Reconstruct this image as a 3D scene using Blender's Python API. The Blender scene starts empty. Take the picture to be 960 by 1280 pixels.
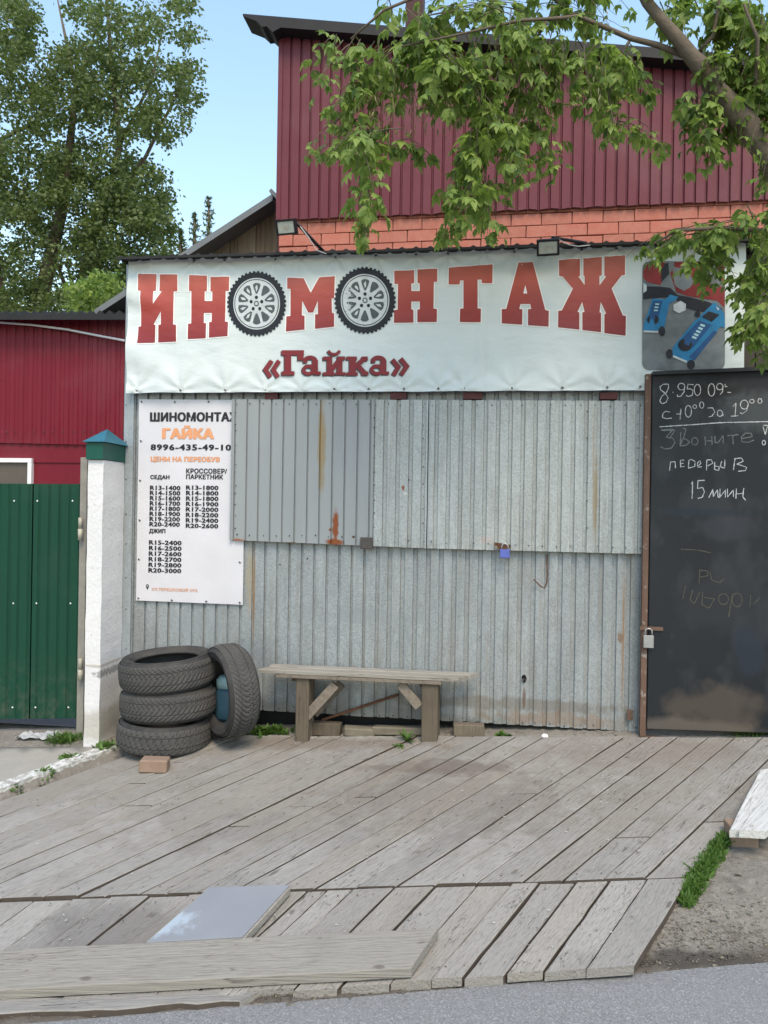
import bpy, bmesh, math, random
import numpy as np
from mathutils import Vector, Matrix, noise
random.seed(7); rng = np.random.default_rng(7)
sc = bpy.context.scene
COL = sc.collection
# ------------------------------------------------------------------ camera, world, sun, exposure
FPX = 1000.0
YAW = math.radians(8.0); ROLL = math.radians(0.92)
CAM = Vector((0, 0, 1.35))
_R = Vector((math.cos(YAW), math.sin(YAW), 0)); _F = Vector((-math.sin(YAW), math.cos(YAW), 0)); _U = Vector((0, 0, 1))
_c, _s = math.cos(ROLL), math.sin(ROLL)
RX = _R*_c + _U*_s; UX = -_R*_s + _U*_c
cam_d = bpy.data.cameras.new('camera'); cam = bpy.data.objects.new('camera', cam_d); COL.objects.link(cam)
cam_d.sensor_fit = 'HORIZONTAL'; cam_d.sensor_width = 36; cam_d.lens = FPX/960*36
cam_d.clip_start = 0.05; cam_d.clip_end = 2000
cam.matrix_world = Matrix(((RX.x, UX.x, -_F.x, CAM.x), (RX.y, UX.y, -_F.y, CAM.y), (RX.z, UX.z, -_F.z, CAM.z), (0, 0, 0, 1)))
sc.camera = cam
W = bpy.data.worlds.new('World'); sc.world = W; W.use_nodes = True
SUN_EL, SUN_AZ = math.radians(54), math.radians(160)     # azimuth clockwise from +Y
nt = W.node_tree; nt.nodes.clear()
o_ = nt.nodes.new('ShaderNodeOutputWorld'); b_ = nt.nodes.new('ShaderNodeBackground'); s_ = nt.nodes.new('ShaderNodeTexSky')
s_.sky_type = 'NISHITA'; s_.sun_disc = False; s_.sun_elevation = SUN_EL; s_.sun_rotation = SUN_AZ
s_.air_density = 2.0; s_.dust_density = 2.0; s_.ozone_density = 3.0; s_.altitude = 400
nt.links.new(s_.outputs[0], b_.inputs[0]); b_.inputs[1].default_value = 0.15; nt.links.new(b_.outputs[0], o_.inputs[0])
sl = bpy.data.lights.new('sun', 'SUN'); so = bpy.data.objects.new('sun', sl); COL.objects.link(so)
sl.energy = 1.5; sl.angle = math.radians(24); sl.color = (1, .84, .62)
sd = Vector((math.sin(SUN_AZ)*math.cos(SUN_EL), math.cos(SUN_AZ)*math.cos(SUN_EL), math.sin(SUN_EL)))
so.rotation_euler = (-sd).to_track_quat('-Z', 'Y').to_euler()
vs = sc.view_settings; vs.view_transform = 'Standard'; vs.look = 'None'; vs.exposure = 0.95; vs.gamma = 1

# ------------------------------------------------------------------ geometry of the site
def ray(x, y):
    u = (x-480)/FPX; v = -(y-640)/FPX
    return _F + RX*u + UX*v
def PW(x, y, Y):                      # the point seen at (x, y) that lies on the vertical plane y = Y
    r = ray(x, y); return CAM + r*((Y-CAM.y)/r.y)
def on_plane(x, y, z0, a, b, x0, y0):  # plane z = z0 + a (x-x0) + b (y-y0)
    n = Vector((-a, -b, 1)); d = n.dot(Vector((x0, y0, z0))); r = ray(x, y)
    return CAM + r*((d-n.dot(CAM))/n.dot(r))
P1 = (0.0, .05, .10, 1.3, 5.2)
def PD1(x, y): return on_plane(x, y, *P1)
J0 = PD1(0, 1124); J1 = PD1(960, 1093)
B2 = .20
A2 = ((J1.z-J0.z) - B2*(J1.y-J0.y))/(J1.x-J0.x)
P2 = (J0.z, A2, B2, J0.x, J0.y)
def PD2(x, y): return on_plane(x, y, *P2)
_e = PD2(545, 1225)
P3 = (_e.z-.03, .05, .03, _e.x, _e.y)
def PR(x, y): return on_plane(x, y, *P3)
def zp(P, x, y): return P[0]+P[1]*(x-P[3])+P[2]*(y-P[4])
def yj(x): return J0.y + (J1.y-J0.y)*(x-J0.x)/(J1.x-J0.x)
def deckz(x, y): return zp(P1, x, y) if y > yj(x) else zp(P2, x, y)
def smooth(e0, e1, v):
    t = min(1, max(0, (v-e0)/(e1-e0))); return t*t*(3-2*t)
E0, E1 = PD2(0, 1262), PD2(810, 1204)
def yend(x): return E0.y + (E1.y-E0.y)*(x-E0.x)/(E1.x-E0.x)
R0 = PR(0, 1279); R1 = PR(960, 1201)
def yroad(x): return R0.y + (R1.y-R0.y)*(x-R0.x)/(R1.x-R0.x)
def groundz(x, y):
    xc = min(5, max(-6, x)); yc = min(5.35, y)
    r = zp(P3, xc, max(-6, min(yc, 4)))
    z = max(deckz(xc, yc), r)
    un = smooth(yend(x)+.01, yend(x)+.06, y)*smooth(-.0, .06, xright(y)-.03-x)*smooth(0, .05, (x-KLa.x)*KLn.x+(y-KLa.y)*KLn.y)*smooth(5.2, 5.12, y)
    z -= .012+.075*un+.018*(smooth(-.3, .1, x-xright(y)) if y > 2.9 else 0)
    if y < yroad(x)+.02: return r-.012
    if x < -2.2 or x > .95 or y < 3: z += .012*noise.noise(Vector((x*3, y*3, 0)))
    t = smooth(yroad(x)+.3, yroad(x)+.02, y)
    return z*(1-t)+(r-.008)*t if False else z*(1-t)+(r+.0)*t
_ra, _rb = PD1(914, 1035), PD1(853, 1102)
def xright(y): return _rb.x+(_ra.x-_rb.x)*(y-_rb.y)/(_ra.y-_rb.y)
KLa = PD1(-40, 1001); _kb = PD1(146, 934); KLn = Vector((_kb.y-KLa.y, -(_kb.x-KLa.x), 0)).normalized()
def PG(x, y, it=12):                  # where the ray through (x, y) meets the ground
    r = ray(x, y); t = 1.5
    for k in range(4000):
        p = CAM+r*t
        if p.z < groundz(p.x, p.y): break
        t += .004
    return p

# ------------------------------------------------------------------ object helpers
WL = {}
def tag(o, label=None, cat=None, group=None, kind=None):
    if label: o['label'] = label
    if cat: o['category'] = cat
    if group: o['group'] = group
    if kind: o['kind'] = kind
    return o
def thing(name, loc, label, cat, group=None):
    o = bpy.data.objects.new(name, None); COL.objects.link(o); o.location = loc; o.empty_display_size = .1
    WL[o.name] = Vector(loc); return tag(o, label, cat, group)
def attach(o, parent, wl):
    WL[o.name] = Vector(wl)
    if parent: o.parent = parent; o.location = Vector(wl)-WL[parent.name]
    else: o.location = wl
class MB:
    def __init__(s): s.v = []; s.f = []; s.m = []; s.sm = []
    def add(s, vs, fs, m=0, sm=False):
        n = len(s.v); s.v += [tuple(p) for p in vs]
        for f in fs: s.f.append(tuple(i+n for i in f)); s.m.append(m); s.sm.append(sm)
        return s
    def box(s, a, b, m=0, jit=0):
        x0, y0, z0 = a; x1, y1, z1 = b
        v = [(x0,y0,z0),(x1,y0,z0),(x1,y1,z0),(x0,y1,z0),(x0,y0,z1),(x1,y0,z1),(x1,y1,z1),(x0,y1,z1)]
        if jit: v = [tuple(c+random.uniform(-jit, jit) for c in p) for p in v]
        return s.add(v, [(0,3,2,1),(4,5,6,7),(0,1,5,4),(1,2,6,5),(2,3,7,6),(3,0,4,7)], m)
    def bar(s, a, b, w, h, up=(0,0,1), m=0):   # rectangular bar from a to b
        a = Vector(a); b = Vector(b); d = (b-a).normalized(); sd_ = d.cross(Vector(up)).normalized(); u = sd_.cross(d)
        v = []
        for p in (a, b):
            for q, r in ((-1,-1),(1,-1),(1,1),(-1,1)): v.append(p+sd_*q*w/2+u*r*h/2)
        return s.add(v, [(0,1,2,3),(7,6,5,4),(0,4,5,1),(1,5,6,2),(2,6,7,3),(3,7,4,0)], m)
    def hexa(s, top, thick, m=0, nrm=(0,0,1)):   # quad top face extruded down
        n = Vector(nrm)*thick; t = [Vector(p) for p in top]; v = t+[p-n for p in t]
        k = len(t)
        return s.add(v, [tuple(range(k)), tuple(range(2*k-1, k-1, -1))]+[(i, k+i, k+(i+1) % k, (i+1) % k) for i in range(k)], m)
    def tube(s, pts, rad, n=8, m=0, caps=True, sm=True):
        pts = [Vector(p) for p in pts]; L = len(pts); rad = rad if hasattr(rad, '__len__') else [rad]*L
        v = []; ref = Vector((0, 0, 1)); prev = None
        for i, p in enumerate(pts):
            d = (pts[min(i+1, L-1)]-pts[max(i-1, 0)]).normalized()
            if prev is None: sx = d.cross(ref); sx = sx if sx.length > .1 else d.cross(Vector((1, 0, 0)))
            else: sx = prev - d*prev.dot(d)
            sx.normalize(); prev = sx; sy = d.cross(sx)
            for k in range(n):
                a = 2*math.pi*k/n; v.append(p+(sx*math.cos(a)+sy*math.sin(a))*rad[i])
        f = [(i*n+k, i*n+(k+1) % n, (i+1)*n+(k+1) % n, (i+1)*n+k) for i in range(L-1) for k in range(n)]
        if caps: f += [tuple(range(n-1, -1, -1)), tuple((L-1)*n+k for k in range(n))]
        return s.add(v, f, m, sm)
    def build(s, name, mats, parent=None, origin=None, smooth_all=None, bevel=0):
        if origin is None: origin = WL[parent.name] if parent else Vector((0, 0, 0))
        me = bpy.data.meshes.new(name)
        ox, oy, oz = origin
        me.from_pydata([(p[0]-ox, p[1]-oy, p[2]-oz) for p in s.v], [], s.f)
        if not isinstance(mats, (list, tuple)): mats = [mats]
        for m in mats: me.materials.append(m)
        me.polygons.foreach_set('material_index', s.m)
        me.polygons.foreach_set('use_smooth', s.sm if smooth_all is None else [smooth_all]*len(s.f))
        me.update()
        o = bpy.data.objects.new(name, me); COL.objects.link(o); attach(o, parent, origin)
        if bevel:
            bm = bmesh.new(); bm.from_mesh(me)
            bmesh.ops.recalc_face_normals(bm, faces=bm.faces)
            bmesh.ops.bevel(bm, geom=[e for e in bm.edges if e.calc_face_angle(0) > .5], offset=bevel, segments=1, affect='EDGES', clamp_overlap=True)
            bm.to_mesh(me); bm.free()
        return o
def inst(src, name, parent, wl, rot=None, scale=None):
    o = bpy.data.objects.new(name, src.data); COL.objects.link(o); attach(o, parent, wl)
    if rot is not None: o.rotation_euler = rot
    if scale is not None: o.scale = scale
    return o
def inst_me(me, name, parent, wl, rot=None, scale=None):
    o = bpy.data.objects.new(name, me); COL.objects.link(o); attach(o, parent, wl)
    if rot is not None: o.rotation_euler = rot
    if scale is not None: o.scale = scale
    return o

# ------------------------------------------------------------------ materials
class NT:
    def __init__(s, name):
        s.mat = bpy.data.materials.new(name); s.mat.use_nodes = True; s.t = s.mat.node_tree
        s.p = s.t.nodes['Principled BSDF']; s.pos = s.n('ShaderNodeNewGeometry').outputs['Position']
        s.obj = s.n('ShaderNodeTexCoord').outputs['Object']
        s.p.inputs['Specular IOR Level'].default_value = .3
    def n(s, t, **k):
        x = s.t.nodes.new(t)
        for a, b in k.items(): setattr(x, a, b)
        return x
    def set(s, inp, v):
        if hasattr(v, 'is_linked'): s.t.links.new(v, inp)
        else:
            if isinstance(v, tuple) and len(v) == 3 and len(inp.default_value) == 4: v = (*v, 1)
            inp.default_value = v
    def math(s, op, a, b=0.0, c=None, clamp=False):
        x = s.n('ShaderNodeMath', operation=op, use_clamp=clamp); s.set(x.inputs[0], a); s.set(x.inputs[1], b)
        if c is not None: s.set(x.inputs[2], c)
        return x.outputs[0]
    def mix(s, f, a, b, mode='MIX'):
        x = s.n('ShaderNodeMix', data_type='RGBA', blend_type=mode); s.set(x.inputs[0], f); s.set(x.inputs[6], a); s.set(x.inputs[7], b); return x.outputs[2]
    def map(s, v, scale=(1,1,1), rot=(0,0,0), loc=(0,0,0)):
        x = s.n('ShaderNodeMapping'); s.set(x.inputs[0], v); x.inputs['Scale'].default_value = scale; x.inputs['Rotation'].default_value = rot; x.inputs['Location'].default_value = loc
        return x.outputs[0]
    def noise(s, v, sc_, det=4, rough=.55, out=0):
        x = s.n('ShaderNodeTexNoise'); s.set(x.inputs['Vector'], v); x.inputs['Scale'].default_value = sc_; x.inputs['Detail'].default_value = det; x.inputs['Roughness'].default_value = rough
        return x.outputs[out]
    def vor(s, v, sc_, out='Color', feat='F1'):
        x = s.n('ShaderNodeTexVoronoi', feature=feat); s.set(x.inputs['Vector'], v); x.inputs['Scale'].default_value = sc_; return x.outputs[out]
    def ramp(s, f, stops):
        x = s.n('ShaderNodeValToRGB'); s.set(x.inputs[0], f); e = x.color_ramp.elements
        while len(e) < len(stops): e.new(.5)
        for i, (p, c) in enumerate(stops):
            e[i].position = p; e[i].color = (*c, 1) if isinstance(c, tuple) else (c, c, c, 1)
        return x.outputs[0]
    def rnd(s): return s.n('ShaderNodeObjectInfo').outputs['Random']
    def island(s): return s.n('ShaderNodeNewGeometry').outputs['Random Per Island']
    def sep(s, v): x = s.n('ShaderNodeSeparateXYZ'); s.set(x.inputs[0], v); return x.outputs
    def bump(s, h, strength=.3, dist=.01, nrm=None):
        x = s.n('ShaderNodeBump'); s.set(x.inputs['Height'], h); x.inputs['Strength'].default_value = strength; x.inputs['Distance'].default_value = dist
        if nrm is not None: s.set(x.inputs['Normal'], nrm)
        s.t.links.new(x.outputs[0], s.p.inputs['Normal']); return x.outputs[0]
    def patch(s, base, col, cx, cz, rx, rz, k=.6, ns=30, amt=1.0, axis=(0, 2), stretch=(1, 1, 1)):
        xyz = s.sep(s.pos)
        dx = s.math('DIVIDE', s.math('SUBTRACT', xyz[axis[0]], cx), rx); dz = s.math('DIVIDE', s.math('SUBTRACT', xyz[axis[1]], cz), rz)
        d = s.math('SQRT', s.math('ADD', s.math('MULTIPLY', dx, dx), s.math('MULTIPLY', dz, dz)))
        nn = s.math('MULTIPLY', s.math('SUBTRACT', s.noise(s.map(s.pos, stretch), ns, 5, .6), .5), k*2)
        m = s.math('MULTIPLY', s.math('MULTIPLY_ADD', s.math('ADD', d, nn), -2.2, 2.2, clamp=True), amt)
        return s.mix(m, base, col)
    def fin(s, col=None, rough=.7, metal=0.0, spec=None):
        if col is not None: s.set(s.p.inputs['Base Color'], col)
        s.set(s.p.inputs['Roughness'], rough); s.set(s.p.inputs['Metallic'], metal)
        if spec is not None: s.p.inputs['Specular IOR Level'].default_value = spec
        return s.mat
def plain(name, col, rough=.6, metal=0.0, var=.15, ns=8, spec=.3, bump=0):
    m = NT(name); n = m.noise(m.pos, ns, 5, .6)
    c = m.mix(n, tuple(v*(1-var*1.4) for v in col), tuple(min(1, v*(1+var)) for v in col))
    if bump: m.bump(m.noise(m.pos, ns*8, 4), bump, .004)
    return m.fin(c, rough, metal, spec)
def wxz(x, y, Y): p = PW(x, y, Y); return p.x, p.z

KY = 5.28            # kiosk front plane
def galv(name, tint=(.40, .43, .44), contrast=1.0, patches=(), spangle=1.0):
    m = NT(name)
    v = m.sep(m.vor(m.map(m.pos, (1, 1, .8)), 150))[0]
    v2 = m.sep(m.vor(m.pos, 290))[1]
    t = m.math('MULTIPLY_ADD', m.math('ADD', v, m.math('MULTIPLY', v2, .6)), .27*contrast*spangle, 1-.215*contrast*spangle)
    big = m.math('MULTIPLY_ADD', m.noise(m.map(m.pos, (3, 3, .7)), 2.2, 6, .65), .75, .62)
    t = m.math('MULTIPLY', t, big)
    cm = m.n('ShaderNodeCombineColor'); 
    for i in range(3): m.set(cm.inputs[i], m.math('MULTIPLY', t, tint[i]))
    c = cm.outputs[0]
    st = m.ramp(m.noise(m.map(m.pos, (14, 1, .5)), 2.5, 5, .65), [(.5, 0.0), (.72, .5)])
    c = m.mix(st, c, (.24, .215, .175))
    sc2 = m.ramp(m.noise(m.map(m.pos, (3, 1, 9), (0, .5, 0)), 6, 5, .8), [(.62, 0.0), (.68, .3)])
    c = m.mix(sc2, c, (.50, .52, .52))
    for p in patches: c = m.patch(c, **p)
    m.bump(m.math('ADD', m.math('MULTIPLY', v2, .1), m.noise(m.map(m.pos, (1, 1, .6)), 7, 3)), .35, .02)
    return m.fin(c, m.math('MULTIPLY_ADD', v, .2, .42), .35, .4)
RUST = (.20, .075, .03); DUST = (.36, .29, .17)
def pt(x, y, rx, rz, col=RUST, Y=KY, **k):
    p = PW(x, y, Y); return dict(col=col, cx=p.x, cz=p.z, rx=rx, rz=rz, **k)
M = {}
low = [pt(317, 740, .012, .42, (.30,.16,.06), k=.25, ns=14, amt=.75), pt(312, 720, .03, .3, DUST, k=.5, amt=.5), pt(779, 800, .008, .5, (.28,.15,.06), k=.3, amt=.7),
       pt(640, 880, 1.2, .05, (.16,.13,.10), k=1.0, ns=9, amt=.55), pt(450, 900, 1.2, .16, (.14,.13,.11), k=.9, ns=7, amt=.6), pt(700, 900, .5, .06, (.25,.15,.08), k=1.2, ns=10, amt=.5),
       pt(655, 872, .012, .08, (.12,.06,.03), k=.5, amt=.7), pt(250, 780, .3, .12, (.30,.33,.35), k=.9, amt=.4), pt(450, 770, .5, .05, (.26,.28,.29), k=1.1, ns=6, amt=.5), pt(775, 798, .02, .04, (.20,.10,.05), k=1, amt=.7)]
M['galv_low'] = galv('galvanised_wall', (.29, .313, .322), 1.35, low)
hatl = [pt(404, 560, .034, .36, (.25,.19,.10), k=.4, ns=12, amt=.85), pt(403, 540, .007, .33, (.36,.22,.08), k=.3, ns=10, amt=.8), pt(421, 658, .024, .13, (.20,.06,.02), k=.7, ns=24), pt(420, 677, .07, .025, (.20,.06,.02), k=.7, ns=20),
        pt(365, 679, .045, .012, RUST, k=.8, ns=22), pt(300, 675, .05, .014, (.30,.10,.05), k=.7, ns=20), pt(414, 662, .01, .012, RUST, k=.6, ns=30), pt(443, 671, .012, .01, (.10,.05,.03), k=.5)]
m_ = NT('painted_grey_sheet'); c = m_.mix(m_.noise(m_.map(m_.pos, (4, 1, .7)), 2.5, 5), (.23,.248,.258), (.30,.318,.322))
for p in hatl: c = m_.patch(c, **p)
M['hatch_left'] = m_.fin(c, .6, .05, .3)
hatr = [pt(505, 610, .012, .02, (.22,.08,.04), k=.8, ns=30), pt(508, 617, .02, .012, (.6,.6,.58), k=.8, ns=30, amt=.6), pt(743, 620, .02, .30, (.27,.22,.14), k=.5, ns=14, amt=.85), pt(741, 560, .006, .3, (.30,.20,.10), k=.4, ns=12, amt=.5),
        pt(608, 675, .06, .03, (.44,.36,.32), k=.9, ns=20, amt=.5), pt(512, 600, .004, .01, (.04,.04,.04), k=.3)]
M['hatch_right'] = galv('galvanised_hatch', (.35, .372, .37), 1.35, hatr)
M['galv_trim'] = galv('galvanised_trim', (.32, .355, .375), .9)
M['screw'] = plain('dark_screw', (.06, .07, .075), .5, .3)
M['black'] = plain('black_metal', (.012, .012, .014), .5, 0, .3)
M['roof_black'] = plain('dark_roof_sheet', (.018, .017, .018), .6, 0, .4, 5)
M['hinge_red'] = plain('dark_red_hinge_paint', (.075, .018, .018), .55, 0, .3, 20)
# banner cloth
m_ = NT('banner_cloth'); xyz = m_.sep(m_.pos)
st = m_.noise(m_.map(m_.pos, (.6, 1, 3.2), (0, .25, 0)), 1.6, 3, .5)
c = m_.mix(st, (.51, .575, .58), (.63, .675, .67))
hz = m_.math('MULTIPLY_ADD', xyz[2], 1.6, -3.9, clamp=True)
c = m_.mix(m_.math('MULTIPLY', hz, .35), c, (.62,.66,.60))
c = m_.mix(m_.ramp(m_.noise(m_.map(m_.pos, (1, 1, .25)), 3.5, 5, .7), [(.55, 0.0), (.8, .3)]), c, (.42,.45,.42))
m_.bump(m_.noise(m_.map(m_.pos, (1, 1, 2.2), (0, .5, 0)), 6, 3, .5), .22, .03)
M['banner'] = m_.fin(c, .42, 0, .4)
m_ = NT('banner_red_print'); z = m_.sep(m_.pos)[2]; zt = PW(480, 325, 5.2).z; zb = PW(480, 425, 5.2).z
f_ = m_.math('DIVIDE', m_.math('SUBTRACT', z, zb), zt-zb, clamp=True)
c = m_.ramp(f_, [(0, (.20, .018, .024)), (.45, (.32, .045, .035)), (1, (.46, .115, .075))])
m_.bump(m_.noise(m_.map(m_.pos, (1, 1, 2.2), (0, .5, 0)), 6, 3, .5), .22, .03)
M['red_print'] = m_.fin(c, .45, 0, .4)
M['white_print'] = plain('white_print', (.84, .82, .80), .5, 0, .04)
M['dark_red_print'] = plain('dark_red_print', (.20, .022, .028), .5, 0, .12, 14)
M['shadow_print'] = plain('charcoal_print', (.07, .06, .065), .5, 0, .3, 20)
M['tyre_print'] = plain('black_tyre_print', (.012, .014, .02), .45, 0, .6, 40)
M['rim_print'] = plain('silver_rim_print', (.52, .56, .57), .45, 0, .25, 20)
M['rim_dark_print'] = plain('dark_rim_print', (.07, .085, .09), .45, 0, .4, 30)
M['photo_grey'] = plain('grey_floor_print', (.17, .19, .20), .5, 0, .5, 9)
M['photo_dark'] = plain('dark_photo_print', (.02, .022, .03), .5, 0, .6, 12)
M['photo_red'] = plain('red_photo_print', (.22, .022, .022), .5, 0, .5, 8)
M['photo_blue'] = plain('blue_photo_print', (.025, .19, .38), .5, 0, .35, 14)
M['photo_blue_dark'] = plain('deep_blue_photo_print', (.02, .085, .22), .5, 0, .35, 14)
M['poster'] = plain('poster_cloth', (.58, .57, .60), .5, 0, .07, 5)
M['ink'] = plain('black_ink', (.018, .018, .022), .5, 0, .2)
M['orange_ink'] = plain('orange_ink', (.66, .30, .15), .5, 0, .1)
# walls behind
def cladding(name, col, col2, rough=.45, mud=False):
    m = NT(name); n = m.noise(m.map(m.pos, (5, 1, .5)), 2, 5, .65)
    c = m.mix(n, col, col2)
    c = m.mix(m.ramp(m.noise(m.pos, 1.1, 4), [(.5, 0.0), (.8, .35)]), c, tuple((v*1.0+.10)*.8 for v in col2))
    if mud: c = m.mix(m.math('MULTIPLY', m.math('MULTIPLY_ADD', m.sep(m.pos)[2], -2.2, .75, clamp=True), m.ramp(m.noise(m.pos, 16, 6, .75), [(.45, 0.0), (.7, .5)])), c, (.12,.11,.085))
    c = m.mix(m.ramp(m.noise(m.map(m.pos, (22, 1, .35)), 1.6, 5, .7), [(.55, 0.0), (.8, .35)]), c, tuple(v*.45 for v in col))
    m.bump(m.noise(m.map(m.pos, (1, 1, .6)), 5, 3), .25, .02)
    return m.fin(c, rough+.08, 0, .25)
M['burgundy'] = cladding('burgundy_cladding', (.10, .018, .028), (.145, .034, .046))
M['crimson'] = cladding('crimson_cladding', (.135, .006, .016), (.175, .010, .022), .4)
M['green'] = cladding('green_gate_sheet', (.004, .040, .023), (.007, .056, .031), .6, True)
m_ = NT('orange_brick'); c = m_.mix(m_.rnd(), (.42,.135,.095), (.35,.125,.09)); c = m_.mix(m_.ramp(m_.noise(m_.pos, 14, 6, .7), [(.4, 0.0), (.75, .6)]), c, (.45,.21,.16))
m_.bump(m_.noise(m_.pos, 60, 5), .4, .006); M['brick'] = m_.fin(c, .85)
M['mortar'] = plain('mortar', (.27, .13, .10), .9, 0, .3, 30)
def wood(name, c0, c1, dark=(.06,.05,.04), axis='obj', sc_=1.0, stretch=(1.2, 18, 18), crack=.5, patches=(), rough=.85):
    m = NT(name); v = m.obj
    off = m.math('MULTIPLY', m.rnd(), 37.0)
    ad = m.n('ShaderNodeVectorMath', operation='ADD'); m.set(ad.inputs[0], v); cb = m.n('ShaderNodeCombineXYZ'); m.set(cb.inputs[0], off); m.set(cb.inputs[1], off); m.set(ad.inputs[1], cb.outputs[0]); v = ad.outputs[0]
    g = m.noise(m.map(v, tuple(q if q > 2 else q*.5 for q in stretch)), 3*sc_, 6, .65)
    fine = m.noise(m.map(v, tuple(q*1.9 if q > 2 else q*.6 for q in stretch)), 3.4*sc_, 4, .6)
    c = m.mix(g, c0, c1); 
    c = m.mix(m.math('MULTIPLY', m.ramp(fine, [(.26, 1.0), (.40, 0.0)]), crack*.8), c, dark)
    c = m.mix(m.math('MULTIPLY', m.rnd(), .6), c, tuple(a*.58 for a in c1))
    c = m.mix(m.ramp(m.noise(v, 2.6, 5, .6), [(.52, 0.0), (.75, .45)]), c, tuple(a*.55 for a in c0))
    kn = m.ramp(m.noise(m.map(v, (4, 9, 9)), 2.1, 2, .4), [(.71, 0.0), (.76, .6)])
    c = m.mix(kn, c, dark)
    for p in patches: c = m.patch(c, **p)
    wm = m.mix(.5, c, (.26,.225,.175)); c = m.mix(m.ramp(m.math('FRACT', m.math('MULTIPLY', m.rnd(), 7.31)), [(.3, 0.0), (1.0, .55)]), c, wm)
    long_ = m.noise(m.map(v, tuple(q*2.4 if q > 2 else q*.35 for q in stretch)), 4*sc_, 3, .6)
    cr = m.math('ABSOLUTE', m.math('SUBTRACT', m.noise(m.map(v, tuple(q*.55 if q > 2 else q*.35 for q in stretch)), 2.2, 3, .5), .5))
    c = m.mix(m.math('MULTIPLY', m.ramp(cr, [(.0, 1.0), (.009, 0.0)]), m.ramp(m.noise(v, 2.2, 2), [(.5, 0.0), (.56, .85)])), c, dark)
    c = m.mix(m.ramp(long_, [(.34, .45), (.48, 0.0)]), c, tuple(a*.5 for a in c0))
    c = m.mix(m.ramp(long_, [(.6, 0.0), (.78, .22)]), c, tuple(min(1, a*1.3) for a in c1))
    m.bump(m.math('ADD', g, m.math('MULTIPLY', fine, .9)), .8, .008)
    return m.fin(c, rough, 0, .25)
dk = []
def dp(x, y, rx, ry, col, **k):
    p = PD1(x, y); return dict(col=col, cx=p.x, cz=p.y, rx=rx, rz=ry, axis=(0, 1), **k)
dk = [dp(420, 985, 2.6, .75, (.21,.185,.15), k=1.4, ns=8, amt=.4), dp(560, 1000, .9, .45, (.13,.10,.085), k=1.4, ns=9, amt=.32), dp(800, 940, .8, .3, (.16,.125,.10), k=1.0, ns=5, amt=.4), dp(560, 960, .5, .12, (.09,.06,.045), k=1.2, ns=7, amt=.5), dp(150, 1160, .35, .25, (.10,.09,.085), k=1.0, ns=3, amt=.5),
      dp(400, 930, .8, .12, (.17,.13,.10), k=1.2, ns=6, amt=.6), dp(250, 1030, .5, .3, (.16,.14,.13), k=1.2, ns=4, amt=.25)]
M['deck'] = wood('weathered_deck_wood', (.25,.236,.216), (.345,.328,.306), (.05,.042,.036), patches=dk, crack=.5)
M['plank_side'] = plain('dark_plank_edge', (.075,.06,.048), .95, 0, .3, 20)  # dark brown for plank sides and upper plank ends, so the gaps read dark
M['board'] = wood('weathered_board', (.28,.258,.225), (.355,.333,.295), (.07,.055,.045), crack=.5)
M['bench'] = wood('bench_wood', (.15,.125,.10), (.24,.205,.165), (.05,.04,.03), stretch=(3, 14, 3), crack=.6)
M['bench_post'] = wood('bench_post_wood', (.095,.076,.056), (.165,.135,.10), (.04,.03,.022), stretch=(16, 16, 2), crack=.7)
M['shed_wood'] = wood('shed_boards', (.11,.078,.05), (.19,.14,.095), (.05,.03,.02), stretch=(10, 10, .8), crack=.7)
M['white_board'] = wood('white_painted_board', (.48,.48,.46), (.66,.66,.64), (.22,.19,.16), crack=.75)
m_ = NT('dirt_ground'); n = m_.noise(m_.pos, 2.2, 8, .65); c = m_.mix(n, (.14,.125,.105), (.27,.25,.22)); c = m_.mix(m_.ramp(m_.noise(m_.pos, 28, 6, .75), [(.5, 0.0), (.72, .8)]), c, (.33,.30,.27)); c = m_.mix(m_.ramp(m_.noise(m_.pos, 11, 5, .7), [(.55, 0.0), (.7, .7)]), c, (.075,.062,.05))
sp_ = m_.ramp(m_.vor(m_.pos, 70, 'Distance'), [(.12, .9), (.22, 0.0)]); c = m_.mix(m_.math('MULTIPLY', sp_, m_.ramp(m_.noise(m_.pos, 5, 3), [(.5, 0.0), (.6, .7)])), c, (.40,.38,.35))
xyz = m_.sep(m_.pos); bx = (R1.y-R0.y)/(R1.x-R0.x); dd = m_.math('ABSOLUTE', m_.math('SUBTRACT', m_.math('SUBTRACT', xyz[1], m_.math('MULTIPLY', xyz[0], bx)), R0.y-R0.x*bx+.03))
dd = m_.math('MULTIPLY_ADD', m_.math('ADD', dd, m_.math('MULTIPLY', m_.noise(m_.pos, 9, 5, .7), .12)), -14.0, 2.0, clamp=True)
c = m_.mix(m_.math('MULTIPLY', dd, .75), c, (.075,.058,.045))
pp = on_plane(900, 1168, *P1); c = m_.patch(c, (.06,.052,.045), pp.x, pp.y, .45, .07, k=1.1, ns=12, amt=.8, axis=(0, 1))
m_.bump(m_.math('ADD', m_.noise(m_.pos, 30, 8, .7), m_.noise(m_.pos, 7, 5, .6)), .9, .02); M['dirt'] = m_.fin(c, .95)
m_ = NT('asphalt'); v = m_.sep(m_.vor(m_.pos, 190))[0]; c = m_.mix(v, (.12,.12,.12), (.295,.292,.288)); c = m_.mix(m_.noise(m_.pos, 1.5, 5), c, (.205,.205,.205)); c = m_.mix(m_.ramp(m_.sep(m_.vor(m_.pos, 210))[1], [(.9, 0.0), (.95, .6)]), c, (.38,.38,.38)); c = m_.mix(m_.ramp(m_.noise(m_.pos, 260, 3, .7), [(.3, .8), (.42, 0.0)]), c, (.05,.052,.058))
m_.bump(m_.noise(m_.pos, 150, 4, .7), .6, .005); M['asphalt'] = m_.fin(c, .85)
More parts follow.
